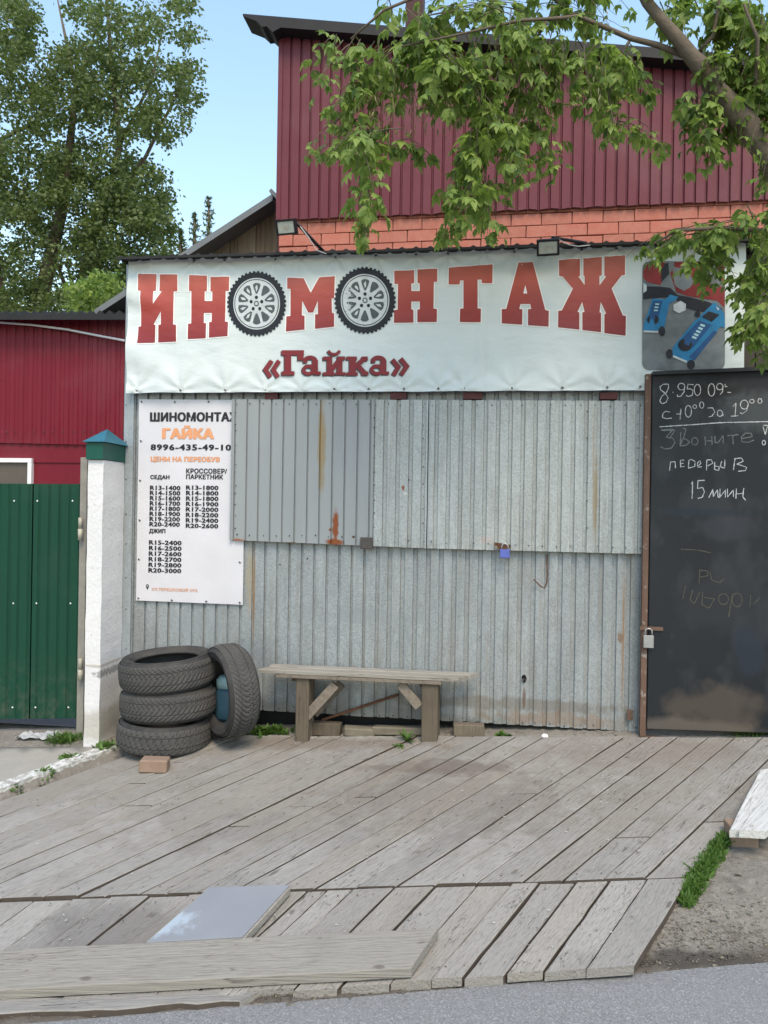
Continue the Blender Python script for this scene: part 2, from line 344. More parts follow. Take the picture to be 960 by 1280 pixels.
m_ = NT('pale_apron_concrete'); c = m_.mix(m_.noise(m_.pos, 6, 8, .7), (.24,.225,.20), (.36,.34,.305)); m_.bump(m_.noise(m_.pos, 50, 6, .7), .5, .006); M['apron'] = m_.fin(c, .9)
m_ = NT('whitewashed_kerb'); c = m_.mix(m_.ramp(m_.noise(m_.pos, 26, 6, .75), [(.42, 0.0), (.58, 1.0)]), (.62,.62,.60), (.30,.29,.27)); m_.bump(m_.noise(m_.pos, 45, 6, .7), .7, .01); M['kerb'] = m_.fin(c, .85)
m_ = NT('whitewashed_pillar'); n = m_.noise(m_.pos, 7, 8, .75)
c = m_.mix(m_.noise(m_.pos, 3, 5), (.58,.575,.575), (.70,.69,.70)); c = m_.mix(m_.ramp(n, [(.60, 0.0), (.68, .8)]), c, (.50,.44,.38))
c = m_.mix(m_.ramp(m_.noise(m_.pos, 24, 6, .8), [(.63, 0.0), (.66, .9)]), c, (.28,.27,.24))
pp = PW(127, 905, 5.0); c = m_.patch(c, (.40,.375,.32), pp.x, pp.z, .3, .12, k=.6, ns=9, amt=.7); pp = PW(133, 842, 5.0); c = m_.patch(c, (.22,.22,.20), pp.x, pp.z, .08, .03, k=1.3, ns=50, amt=.8)
pp = PW(127, 828, 5.0); c = m_.patch(c, (.42,.38,.34), pp.x+.0, pp.z-.02, .13, .012, k=.8, ns=40, amt=.8)
m_.bump(m_.noise(m_.pos, 35, 6, .7), .5, .01); M['pillar'] = m_.fin(c, .85)
M['cap_blue'] = plain('teal_cap_paint', (.025, .125, .18), .5, 0, .2, 9); M['cap_green'] = plain('green_cap_paint', (.006, .075, .055), .4, 0, .2)
M['grey_post'] = plain('grey_painted_post', (.26, .245, .215), .7, 0, .3, 14, bump=.2); M['hinge_pale'] = plain('pale_hinge', (.40, .38, .31), .5, .1, .3, 25)
M['white'] = plain('white_paint', (.75, .75, .75), .5, 0, .05); M['win_brown'] = plain('dusty_window_pane', (.10, .085, .075), .25, 0, .2)
# door
m_ = NT('dark_door_paint'); c = m_.mix(m_.noise(m_.map(m_.pos, (1.2, 1, .8)), 2.4, 6, .6), (.004,.006,.009), (.014,.018,.023))
c = m_.mix(m_.ramp(m_.noise(m_.map(m_.pos, (1.6, 1, .9), (0, .6, 0)), 4, 4, .5), [(.5, 0.0), (.62, .45)]), c, (.036,.04,.047))
for a in [pt(940, 520, .25, .16, (.06,.07,.075), k=.9, ns=9, amt=.6), pt(890, 880, .32, .17, (.085,.066,.052), k=.8, ns=5, amt=.6), pt(850, 905, .5, .08, (.10,.085,.07), k=.5, ns=5, amt=.8), pt(900, 660, .28, .10, (.032,.034,.042), k=.9, ns=7, amt=.6), pt(880, 492, .22, .05, (.006,.006,.008), k=.5, ns=12, amt=.9), pt(870, 640, .35, .03, (.01,.018,.028), k=1.1, ns=7, amt=.8),
          pt(900, 750, .35, .22, (.022,.026,.03), k=.8, ns=5, amt=.5), pt(930, 810, .12, .2, (.014,.02,.032), k=.7, ns=5, amt=.8)]: c = m_.patch(c, **a)
M['door'] = m_.fin(c, m_.math('MULTIPLY_ADD', m_.noise(m_.pos, 6, 4), .25, .38), 0, .35)
m_ = NT('rusty_brown_frame'); c = m_.mix(m_.noise(m_.map(m_.pos, (6, 1, 1)), 8, 6, .7), (.085,.045,.032), (.17,.11,.08)); c = m_.mix(m_.ramp(m_.noise(m_.pos, 22, 6, .7), [(.58, 0.0), (.66, .8)]), c, (.30,.27,.24)); M['frame_brown'] = m_.fin(c, .8)
m_ = NT('chalk'); M['chalk'] = m_.fin(m_.mix(m_.noise(m_.pos, 140, 3), (.34,.35,.36), (.62,.63,.63)), .95)
M['chalk_dim'] = plain('faded_chalk', (.17, .18, .18), .95, 0, .3, 100); M['chalk_old'] = plain('old_yellow_chalk', (.085, .085, .065), .95, 0, .3, 100)
# rubber
m_ = NT('tyre_rubber'); n = m_.noise(m_.pos, 11, 7, .7); c = m_.mix(n, (.016,.016,.018), (.05,.048,.046)); c = m_.mix(m_.ramp(m_.noise(m_.pos, 4, 6, .6), [(.45, 0.0), (.7, .7)]), c, (.09,.083,.075)); m_.bump(m_.noise(m_.pos, 90, 4), .3, .003); M['rubber'] = m_.fin(c, .8, 0, .3)
m_ = NT('tyre_tread_rubber'); n = m_.noise(m_.pos, 9, 7, .7); c = m_.mix(n, (.038,.038,.038), (.10,.096,.09)); M['tread'] = m_.fin(c, .88, 0, .25)
M['steel'] = plain('dull_steel', (.40, .40, .40), .4, .7, .2, 30); M['lock_blue'] = plain('blue_lock_body', (.10, .13, .42), .4, 0, .2, 30); M['rusty'] = plain('rusty_iron', (.11, .05, .03), .85, 0, .5, 30)
M['lamp_glass'] = plain('lamp_glass', (.42, .44, .38), .25, 0, .25, 40, .6); M['lamp_body'] = plain('lamp_body', (.16, .165, .17), .45, .3)
m_ = NT('pressed_clay_brick'); c = m_.mix(m_.noise(m_.pos, 16, 6, .7), (.19,.125,.09), (.30,.22,.165)); m_.bump(m_.noise(m_.pos, 60, 5), .5, .006); M['old_brick'] = m_.fin(c, .9)
M['stone'] = plain('dusty_stone', (.19, .165, .125), .9, 0, .35, 12, bump=.5)
m_ = NT('metal_covered_lid'); c = m_.mix(m_.noise(m_.pos, 5, 4), (.19,.20,.222), (.245,.255,.275))
p_ = PD2(205, 1165); c = m_.patch(c, (.34,.40,.46), p_.x, p_.y, .13, .09, k=.9, ns=22, amt=.8, axis=(0, 1))
c = m_.mix(m_.ramp(m_.vor(m_.pos, 13, 'Distance'), [(.03, 1.0), (.045, 0.0)]), c, (.06,.05,.05)); M['lid'] = m_.fin(c, .6, .05, .3)
M['canister'] = plain('blue_canister_plastic', (.05, .12, .17), .35, 0, .3, 9); M['canister_top'] = plain('pale_canister_label', (.38, .58, .62), .4, 0, .1)
M['rag'] = plain('grey_plastic_rag', (.34, .35, .36), .5, 0, .3, 12); M['plastic_white'] = plain('white_litter', (.8, .8, .8), .5, 0, .05)
M['cable'] = plain('white_cable', (.62, .62, .64), .5)
M['post_dark'] = plain('dark_brown_fence_sheet', (.055, .045, .038), .6, 0, .3, 6)
def leafmat(name, cols, trans=.35, rough=.5):
    m = NT(name); r = m.island(); c = m.ramp(r, [(i/(len(cols)-1), q) for i, q in enumerate(cols)])
    c = m.mix(m.ramp(m.noise(m.pos, 2.3, 2), [(.35, 0.0), (.7, .5)]), c, cols[-1])
    m.fin(c, rough, 0, .35); t = m.n('ShaderNodeBsdfTranslucent'); m.set(t.inputs[0], m.mix(.5, c, (.16,.25,.03)))
    x = m.n('ShaderNodeMixShader'); x.inputs[0].default_value = trans; m.t.links.new(m.p.outputs[0], x.inputs[1]); m.t.links.new(t.outputs[0], x.inputs[2])
    m.t.links.new(x.outputs[0], m.t.nodes['Material Output'].inputs[0]); return m.mat
M['leaf_far'] = leafmat('poplar_leaf', [(.04,.06,.025), (.10,.135,.05), (.20,.24,.09), (.12,.165,.06)], .45)
M['leaf_near'] = leafmat('maple_leaf', [(.06,.11,.032), (.16,.25,.055), (.33,.42,.10), (.21,.31,.07)], .5)
M['leaf_seed'] = leafmat('hanging_seed', [(.24,.22,.11), (.32,.25,.14), (.20,.23,.09)], .4)
M['weed'] = leafmat('weed_leaf', [(.07,.14,.03), (.12,.22,.045), (.09,.17,.04)], .4); M['conifer'] = leafmat('larch_needles', [(.10,.14,.07), (.13,.17,.08), (.09,.12,.06)], .2)
m_ = NT('bark'); c = m_.mix(m_.noise(m_.map(m_.pos, (1, 1, .4)), 24, 6, .7), (.075,.058,.042), (.17,.135,.10)); m_.bump(m_.noise(m_.pos, 40, 5), .6, .01); M['bark'] = m_.fin(c, .9)
M['latch_grey'] = plain('grimy_latch_metal', (.085,.075,.07), .6, .2, .4, 30)
M['chimney'] = plain('dark_red_pipe', (.05, .014, .014), .6, 0, .3)
# ------------------------------------------------------------------ THE SETTING: ground, road, apron, kerb
def grid_sheet(name, xs, ys, zf, mat, kind='structure', keep=None):
    v = []; f = []
    for y in ys:
        for x in xs: v.append((x, y, zf(x, y)))
    nx = len(xs)
    for j in range(len(ys)-1):
        for i in range(nx-1):
            if keep is None or keep(.5*(xs[i]+xs[i+1]), .5*(ys[j]+ys[j+1])): f.append((j*nx+i, j*nx+i+1, (j+1)*nx+i+1, (j+1)*nx+i))
    mb = MB(); mb.v = v; mb.f = f; mb.m = [0]*len(f); mb.sm = [True]*len(f)
    return tag(mb.build(name, mat), kind=kind)
def ar(a, b, s): return list(np.arange(a, b, s))
xs = [-400, -150, -60, -25, -12, -8]+ar(-5, 3.4, .045)+[4, 6, 9, 14, 30, 80, 200, 400]
ys = [-400, -150, -60, -25, -10, -4, 0]+ar(1.2, 5.5, .04)+[6, 7, 9, 12, 20, 40, 100, 250, 500]
ground = grid_sheet('ground', xs, ys, groundz, M['dirt'])
rv = []; nx = 60
for i in range(nx+1):
    x = -14+28*i/nx
    for j in range(9):
        y1 = yroad(x)+.012*noise.noise(Vector((x*6, 0, 3))); y = y1 - (j/8)**2*9
        rv.append((x, y, zp(P3, min(5, max(-6, x)), max(-6, min(y, 4)))+.004-(.012 if j == 0 else 0)))
mb = MB(); mb.add(rv, [(i*9+j+1, i*9+j, (i+1)*9+j, (i+1)*9+j+1) for i in range(nx) for j in range(8)], 0, True); tag(mb.build('road', M['asphalt']), kind='structure')
tag(MB().add([(-9, 5.3, groundz(-3, 5.3)+.006), (-2.75, 5.3, groundz(-2.8, 5.3)+.006), (-2.75, 9, groundz(-2.8, 5.5)+.006), (-9, 9, groundz(-4, 5.5)+.006)], [(0, 1, 2, 3)]).build('yard_asphalt', M['asphalt']), kind='structure')
# apron and kerb, left
KA, KB = PD1(-40, 1001), PD1(146, 934)
kd = (KB-KA); kd.z = 0; kd.normalize(); kn = Vector((-kd.y, kd.x, 0))      # points to the left, away from the deck
KE = KA-kd*1.2
mb = MB(); nk = 26
for i in range(nk+1):
    p = KE.lerp(KB, i/nk)
    for w, h in ((0, -.04), (.0, .004), (.085, .010), (.095, -.03)):
        q = p+kn*(w+.008*noise.noise(Vector((i*.9, w*40, 1)))); mb.v.append((q.x, q.y, zp(P1, q.x, q.y)+h+.006*noise.noise(Vector((i*.7, w*30, 5)))))
mb.f = [(i*4+j, i*4+j+1, (i+1)*4+j+1, (i+1)*4+j) for i in range(nk) for j in range(3)]; mb.m = [0]*len(mb.f); mb.sm = [False]*len(mb.f)
tag(mb.build('kerb', M['kerb']), kind='structure')
ap = MB(); na = 20
for i in range(na+1):
    p = KE.lerp(KB, i/na)+kn*.084
    for j in range(6):
        q = p+kn*(.0+j*.16); q = Vector((q.x, min(q.y, 4.93), 0)); ap.v.append((q.x, q.y, max(zp(P1, q.x, q.y), groundz(q.x, q.y))+.004-.002*j))
ap.f = [(i*6+j, i*6+j+1, (i+1)*6+j+1, (i+1)*6+j) for i in range(na) for j in range(5)]; ap.m = [0]*len(ap.f); ap.sm = [True]*len(ap.f)
tag(ap.build('concrete_apron', M['apron']), kind='structure')

# ------------------------------------------------------------------ timber deck
z1f = lambda x, y: zp(P1, x, y)
z2f = lambda x, y: zp(P2, x, y)
deck = thing('timber_deck', (-.4, 4.0, -.2), 'sloping grey timber deck of slanting planks in front of the kiosk', 'deck')
def plank(Lf, Ln, Rf, Rn, parent, th=.035, name='plank', mat='deck', zf=None, seg=9, dz=0.0, wav=.0022, sharp=.004):
    Lf, Ln, Rf, Rn = map(Vector, (Lf, Ln, Rf, Rn)); mid = (Lf+Ln+Rf+Rn)/4; mid.z = zf(mid.x, mid.y) if zf else mid.z
    d = ((Ln+Rn)-(Lf+Rf)); ang = math.atan2(d.y, d.x); ca, sa = math.cos(-ang), math.sin(-ang); sd_ = random.random()*90
    v = []
    for i in range(seg+1):
        t = i/seg; a = Lf.lerp(Ln, t); b = Rf.lerp(Rn, t); w = (b-a); w.z = 0; w.normalize()
        j1 = wav*noise.noise(Vector((i*.6, sd_, 0)))*2; j2 = wav*noise.noise(Vector((i*.6, sd_, 9)))*2; hz = dz+.003*noise.noise(Vector((i*.35, sd_, 4)))
        a = a+w*j1; b = b+w*j2
        if zf: a.z = zf(a.x, a.y); b.z = zf(b.x, b.y)
        tl = .0025*noise.noise(Vector((i*.3, sd_, 7)))
        for p, o, h in ((a, 0, -th), (a, 0, -sharp), (a, sharp, 0), (b, -sharp, 0), (b, 0, -sharp), (b, 0, -th)):
            q = p+w*o; v.append((q.x, q.y, q.z+h+hz+(tl if p is a else -tl)))
    v = [((x-mid.x)*ca-(y-mid.y)*sa, (x-mid.x)*sa+(y-mid.y)*ca, z-mid.z) for x, y, z in v]
    f = [(i*6+k, (i+1)*6+k, (i+1)*6+(k+1) % 6, i*6+(k+1) % 6) for i in range(seg) for k in range(6)]+[(0, 1, 2, 3, 4, 5), tuple(seg*6+k for k in (5, 4, 3, 2, 1, 0))]
    me = bpy.data.meshes.new(name); me.from_pydata(v, [], f); me.materials.append(M[mat])
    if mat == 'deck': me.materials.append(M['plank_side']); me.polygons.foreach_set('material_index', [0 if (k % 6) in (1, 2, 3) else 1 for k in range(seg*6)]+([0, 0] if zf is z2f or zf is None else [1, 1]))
    me.update()
    o = bpy.data.objects.new(name, me); COL.objects.link(o); attach(o, parent, mid); o.rotation_euler = (0, 0, ang); return o
def lx(p, q, a, b):               # 2-D intersection of lines pq and ab, as a parameter on pq
    d = q-p; e = b-a; den = d.x*e.y-d.y*e.x
    return ((a.x-p.x)*e.y-(a.y-p.y)*e.x)/den
def line_from_px(PDf, x, y, vp, far, near):   # far / near : pairs of points giving the end lines
    A = PDf(x, y); B = PDf(x+(x-vp[0])*.25, y+(y-vp[1])*.25)
    t0 = lx(A, B, *far); t1 = lx(A, B, *near); return A.lerp(B, t0), A.lerp(B, t1)
FAR = (Vector((-3, 5.15, 0)), Vector((3, 5.15, 0)))
JN = (J0.copy(), J1.copy())
ub = [-45, 8, 52, 98, 142, 188, 238, 262, 287, 320, 352, 385, 415, 447, 483, 510, 533, 560, 582, 607, 638, 672, 705, 740, 773, 807, 842, 880, 915, 950, 985, 1021]
ul = [line_from_px(PD1, x, 925 if x > 250 else 950, (1450, 480), FAR, JN) for x in ub]
def clipk(F_, N_, a=KA, b=KB):    # cut a plank edge where it meets the kerb
    t = lx(F_, N_, a, b); sf = kn.dot(Vector((F_.x-a.x, F_.y-a.y, 0))); sn = kn.dot(Vector((N_.x-a.x, N_.y-a.y, 0)))
    if sf > 0 and sn > 0: return None
    if sf > 0: return F_.lerp(N_, t), N_
    if sn > 0: return F_, F_.lerp(N_, t)
    return F_, N_
for i in range(len(ub)-1):
    (a, b), (c_, d_) = ul[i], ul[i+1]
    w = (c_-a); w.z = 0; w.normalize(); g = random.uniform(.0014, .0052)
    if ub[i] in (385, 447, 510, 607, 773, 880): g = .008
    L = clipk(a+w*g, b+w*g); Rr = clipk(c_-w*g, d_-w*g)
    if L is None or Rr is None: continue
    L = list(L); Rr = list(Rr)
    gl = (b-a).normalized()*.004
    L[1] = L[1]-gl; Rr[1] = Rr[1]-gl
    cuts = []
    if ub[i] in (8, 98, 188, 287, 352, 447, 510, 582, 672, 740, 842, 915, 238, 533, 985): cuts = [random.uniform(.2, .8)]
    if ub[i] == 352: cuts = [.52]
    ts = [0]+cuts+[1]
    for k in range(len(ts)-1):
        e0 = .0015 if k else 0; e1 = .0015 if k < len(ts)-2 else 0
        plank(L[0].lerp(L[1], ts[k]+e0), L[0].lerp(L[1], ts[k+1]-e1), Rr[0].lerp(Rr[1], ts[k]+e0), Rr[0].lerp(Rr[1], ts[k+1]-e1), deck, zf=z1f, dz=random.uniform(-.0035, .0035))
END = (PD2(0, 1262), PD2(810, 1204))
JN2 = (J0-Vector((0, .008, 0)), J1-Vector((0, .008, 0)))
lb = [-60, -8, 44, 92, 140, 188, 238, 290, 340, 385, 410, 442, 493, 545, 597, 640, 675, 720, 763, 810, 862]
ll = [line_from_px(PD2, x, 1124-x*.0325, (1480, 110), JN2, END) for x in lb]
for i in range(len(lb)-1):
    (a, b), (c_, d_) = ll[i], ll[i+1]; w = (c_-a); w.z = 0; w.normalize(); g = random.uniform(.0014, .005)
    if lb[i] in (493, 720): g = .008
    e = random.uniform(-.012, .02); gl = (b-a).normalized()*e
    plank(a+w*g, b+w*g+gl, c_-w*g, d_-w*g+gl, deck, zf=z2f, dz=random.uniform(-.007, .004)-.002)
nl = MB()
def nail(p, P_): 
    z = zp(P_, p.x, p.y)+.0045; r = random.uniform(.0028, .0045); nl.add([(p.x+r*math.cos(a), p.y+r*math.sin(a), z) for a in [i*math.pi/3 for i in range(6)]], [tuple(range(6))])
for L_, P_, ts in ((ul, P1, (.03, .48, .52, .97)), (ll, P2, (.08, .9))):
    for i in range(len(L_)-1):
        for t in ts:
            for w_ in (.25, .75):
                if random.random() < .8: q = L_[i][0].lerp(L_[i][1], t+random.uniform(-.008, .008)).lerp(L_[i+1][0].lerp(L_[i+1][1], t), w_+random.uniform(-.08, .08)); nail(q, P_)
o = nl.build('nail_heads', M['rusty'], deck); o['kind'] = 'stuff'
# long loose board and its broken neighbour at the road edge
def px_board(pts, PDf, th, name, mat, label=None, cat=None, lift=0.0, seg=12, parent=None):
    P = [PDf(*p) for p in pts]; P = [p+Vector((0, 0, lift)) for p in P]
    o = plank(P[0], P[1], P[3], P[2], parent, th=th, name=name, mat=mat, seg=seg, wav=.003)
    if label: tag(o, label, cat)
    return o
LBZ = P2[0]+.052
def PDb(x, y): return on_plane(x, y, P2[0]+.042, *P2[1:])
# corners far-left, near-left, near-right, far-right (long axis: left to right)
b0 = [PDb(-60, 1190), PDb(548, 1160), PDb(514, 1210), PDb(-60, 1240)]
tag(plank(b0[0], b0[1], b0[3], b0[2], None, th=.036, name='loose_board', mat='board', seg=14), 'long thick grey board lying along the lower edge of the deck', 'board')
def PDc(x, y): return on_plane(x, y, P3[0]+.016, *P3[1:])
b1 = [PDc(-60, 1252), PDc(332, 1236), PDc(300, 1250), PDc(-60, 1272)]
tag(plank(b1[0], b1[1], b1[3], b1[2], None, th=.03, name='broken_board', mat='deck', seg=14, wav=.012), 'low splintered board lying between the long board and the road', 'board')
b2 = [PDb(-8, 1207), PDb(14, 1203), PDb(4, 1215), PDb(-14, 1218)]
# metal-covered lid
def PDl(x, y): return on_plane(x, y, P2[0]+.040, *P2[1:])
lp = [PDl(262, 1110), PDl(362, 1107), PDl(303, 1172), PDl(183, 1179)]
lc = sum(lp, Vector())/4
lid = thing('metal_lid', lc, 'flat blue grey metal sheet on a wooden frame lying on the deck', 'sheet')
MB().hexa([p+Vector((0, 0, .004)) for p in lp], .006).build('sheet', M['lid'], lid, bevel=.001)
for a, b in ((1, 2), (2, 3), (3, 0), (0, 1)):
    q = [lp[i].lerp(lc, .035) for i in (a, b)]
    MB().bar(q[0]-Vector((0, 0, .016)), q[1]-Vector((0, 0, .016)), .03, .026).build('batten', M['old_brick'] if False else M['board'], lid)

# ------------------------------------------------------------------ ribbed sheet metal
def ribs(x0, x1, zb, zt, Y, pitch, depth=.010, phase=0.0, groove=.24, slope=.055, yfun=None):
    """front face at Y, narrow channels recessed by depth; zb / zt functions of x"""
    mb = MB(); pts = []; k = math.floor((x0-phase)/pitch)-1
    while phase+k*pitch < x1+pitch:
        c = phase+k*pitch; h = groove*pitch/2
        pts += [(c-h-slope*pitch, 0), (c-h, depth), (c+h, depth), (c+h+slope*pitch, 0)]; k += 1
    def yat(x):
        for (a, ya), (b, yb) in zip(pts, pts[1:]):
            if a <= x <= b: return ya+(yb-ya)*(x-a)/(b-a) if b > a else ya
        return 0
    P = [(x0, yat(x0))]+[p for p in pts if x0 < p[0] < x1]+[(x1, yat(x1))]
    nz = 1 if yfun is None else 12
    for x, y in P:
        for j in range(nz+1):
            z = zb(x)+(zt(x)-zb(x))*j/nz; mb.v.append((x, Y+y+(yfun(x, z) if yfun else 0), z))
    n1 = nz+1
    for i in range(len(P)-1):
        for j in range(nz): mb.f.append((i*n1+j, (i+1)*n1+j, (i+1)*n1+j+1, i*n1+j+1)); mb.m.append(0); mb.sm.append(False)
    return mb
def linz(p, q, Y):                     # height of the px line p-q on plane Y as a function of x
    a, b = PW(*p, Y), PW(*q, Y); return lambda x: a.z+(b.z-a.z)*(x-a.x)/(b.x-a.x)
def X(x, y, Y=KY): return PW(x, y, Y).x
def screws(pts, r=.0045, d=.004, name='screw_heads', mat='screw', parent=None):
    mb = MB()
    for p in pts:
        s = r*random.uniform(.75, 1.25); k = 6
        v = [(p[0]+s*math.cos(a), p[1], p[2]+s*math.sin(a)) for a in [2*math.pi*i/k for i in range(k)]]+[(p[0]+s*.6*math.cos(a), p[1]-d, p[2]+s*.6*math.sin(a)) for a in [2*math.pi*i/k for i in range(k)]]
        mb.add(v, [tuple(range(k, 2*k))]+[(i, k+i, k+(i+1) % k, (i+1) % k) for i in range(k)])
    o = mb.build(name, M[mat], parent); o['kind'] = 'stuff'; return o
xl = X(151, 850); xr = X(804, 850)
kiosk = thing('kiosk', ((xl+xr)/2, KY, -.1), 'galvanised sheet metal tyre repair kiosk behind the bench', 'kiosk')
ztop = PW(160, 322, KY).z-.005
pitch = .0855; ph = X(315, 800)
wz = linz((325, 888), (800, 915), KY)
wv = lambda x, z: .004*noise.noise(Vector((x*2.5, 0, z*1.7)))+.0035*noise.noise(Vector((x*9, 3, z*.8)))
ed = [xl+.06, X(315.5, 800), X(470, 800), X(640, 800), xr]
for i in range(4):
    ribs(ed[i]-(.012 if i else 0), ed[i+1], lambda x: wz(x)+(0.0 if x > -1.7 else .0)+.006*noise.noise(Vector((x*4, 8, 0))), lambda x: ztop, KY+(.0015*(i % 2)), pitch, .015, ph, .15 if i < 2 else .3, .035, wv).build('wall_sheet', M['galv_low'], kiosk)
# corner trim, side wall, back, roof, foundation
mb = MB(); mb.box((xl-.004, KY-.012, PW(150, 900, KY).z+.0), (xl+.07, KY-.008, ztop)); mb.box((xl-.004, KY-.012, -.16), (xl-.001, KY+.07, ztop)); mb.build('corner_trim', M['galv_trim'], kiosk)
mb = MB(); mb.box((xr-.03, KY-.013, -.02), (xr+.01, KY-.007, ztop)); mb.build('corner_trim', M['galv_trim'], kiosk)
MB().box((xl, KY+.02, -.16), (xl+.02, 7.35, ztop)).build('side_wall', M['galv_trim'], kiosk)
MB().box((xr-.01, KY+.05, -.05), (xr+.01, 7.35, ztop)).build('side_wall', M['galv_trim'], kiosk)
MB().box((xl+.03, KY+.12, -.26), (xr-.02, KY+.2, .02)).build('foundation_beam', M['black'], kiosk)
zr = PW(160, 321, 5.12).z
mb = MB(); n = 520; x0r, x1r = xl+.0, 1.62
for i in range(n+1):
    x = x0r+(x1r-x0r)*i/n; w = .011*max(0, math.cos(2*math.pi*(x-ph)/.0915))**2.2
    w += .004*noise.noise(Vector((x*3, 0, 0)))
    for (yy, dz) in ((5.12, -.016), (5.12, .000+w), (5.5, -.01+w), (7.3, -.06+w)): mb.v.append((x, yy, zr+dz))
for i in range(n):
    for j in range(3): a = i*4+j; mb.f.append((a, a+4, a+5, a+1)); mb.m.append(0); mb.sm.append(j > 0)
mb.build('roof_sheet', M['roof_black'], kiosk)
# hatches
HY = KY-.045
hb_l = linz((288, 675), (535, 685.5), HY); hb_r = linz((535, 685.5), (804, 692.5), HY)
ht = linz((292, 499), (806, 501), HY)
def hatch(px0, px1, sheets, zbf):
    xa, xb = X(px0, 600, HY), X(px1, 600, HY)
    h = None
    fr = MB()
    for (a, b, c, d) in ((xa+.004, xb-.004, 0, .04), (xa+.004, xb-.004, 1, .04)):
        zz = (lambda x: ht(x)-.045) if c else zbf
        fr.hexa([(a, HY+.018, zz(a)+.04), (b, HY+.018, zz(b)+.04), (b, KY-.006, zz(b)+.04), (a, KY-.006, zz(a)+.04)], .036)
    for x in (xa+.004, xb-.034): fr.box((x, HY+.018, zbf(x)+.045), (x+.03, KY-.006, ht(x)-.046))
    h = fr.build('hatch', M['roof_black'], kiosk)
    for (p0, p1, mt, yo) in sheets:
        a, b = X(p0, 600, HY), X(p1, 600, HY)
        if mt == 'hatch_left': ribs(a, b, zbf, ht, HY-yo, .0845, .014, X(293, 600, HY)+.084, .085, .035, lambda x, z: .003*noise.noise(Vector((x*3, 1, z*3)))).build('sheet', M[mt], h)
        else: ribs(a, b, zbf, ht, HY-yo, .0795 if p0 > 500 else .0845, .015, X(545, 600, HY), .26, .045, lambda x, z: .003*noise.noise(Vector((x*3, 1, z*3)))).build('sheet', M[mt], h)
    mb = MB(); mb.box((xa-.004, HY-.004, 0), (xa+.0015, KY-.01, 1)); 
    mb.v = [(x, y, ((zbf(x) if z == 0 else ht(x)))) for x, y, z in mb.v]; mb.build('edge_trim', M['galv_trim'], h)
    return h
h1 = hatch(289, 534, [(289, 466.5, 'hatch_left', 0), (465, 534, 'hatch_right', .003)], hb_l); h1['label'] = 'left hatch, smooth grey with a rust streak'
h2 = hatch(536, 804, [(536, 804, 'hatch_right', 0)], hb_r); h2['label'] = 'right hatch of spangled galvanised sheet'
sp = []
def srow(x0, x1, n, yf, Y, jit=0): 
    for i in range(n):
        x = x0+(x1-x0)*i/(n-1); p = PW(x+random.uniform(-1, 1)*jit, yf(x)+random.uniform(-1.2, 1.2)*jit, Y); sp.append((p.x, Y-.004, p.z))
srow(296, 462, 11, lambda x: 505, HY, .6); srow(296, 460, 11, lambda x: 668+.02*(x-296), HY, 1); srow(470, 530, 5, lambda x: 506, HY, 1); srow(472, 530, 4, lambda x: 677, HY, 1)
srow(540, 800, 15, lambda x: 507, HY, 1); srow(540, 800, 16, lambda x: 678+.03*(x-540), HY, 1)
for k in range(12): p = PW(294.5+random.uniform(-.6, .6), 515+k*13+random.uniform(-3, 3), HY); sp.append((p.x, HY-.004, p.z))
for k in range(9): p = PW(468, 520+k*17+random.uniform(-4, 4), HY); sp.append((p.x, HY-.006, p.z))
for k in range(9): p = PW(529, 512+k*18+random.uniform(-4, 4), HY); sp.append((p.x, HY-.006, p.z))
for k in range(7): p = PW(797, 515+k*15, HY); sp.append((p.x, HY-.004, p.z))
for k in range(6): p = PW(734, 520+k*28+random.uniform(-8, 8), HY); sp.append((p.x, HY-.004, p.z))
srow(160, 800, 24, lambda x: 494, KY-.002, 1.2); srow(330, 795, 27, lambda x: 884+.06*(x-330), KY-.002, 2.2)
for k in range(8): p = PW(158.5, 508+k*43+random.uniform(-6, 6), KY); sp.append((p.x, KY-.013, p.z))
for x in (350, 384, 420, 470, 500, 575, 600): p = PW(x, 740+random.uniform(-60, 60), KY); sp.append((p.x, KY-.002, p.z))
screws(sp, parent=kiosk)
def fbox(x0, y0, x1, y1, Y, d, name, mat, parent, bevel=0, label=None):   # box whose front face covers the px rectangle on plane Y
    a, b = PW(x0, y1, Y), PW(x1, y0, Y); o = MB().box((min(a.x, b.x), Y, a.z), (max(a.x, b.x), Y+d, b.z)).build(name, M[mat], parent, bevel=bevel)
    if label: o['label'] = label
    return o
for a, b in ((331, 347), (488, 508), (579, 603), (750, 772)): fbox(a, 490.5, b, 499, HY-.004, .045, 'hinge', 'hinge_red', kiosk)
fbox(450, 672, 465, 686, HY-.035, .03, 'latch_block', 'latch_grey', kiosk, .003)
fbox(784, 888, 791, 900, KY-.016, .014, 'bracket', 'frame_brown', kiosk)
p = PW(655, 848, KY); mb = MB(); k = 12
mb.add([(p.x, KY-.004, p.z)]+[(p.x+random.uniform(.012, .019)*math.cos(2*math.pi*i/k), KY-.006-.006*(i % 3), p.z+random.uniform(.022, .034)*math.sin(2*math.pi*i/k)) for i in range(k)], [(0, i+1, (i+1) % k+1) for i in range(k)]); mb.build('torn_hole', M['black'], kiosk)
q = [PW(*a, KY-.02) for a in ((684, 693), (684, 718), (683.5, 728), (680.5, 735), (676, 733), (667, 724))]; q[0].y = KY; tag(MB().tube(q, .0045, 6).build('rusty_hook', M['rusty']), 'thin bent rusty wire hook below the right hatch', 'hook')

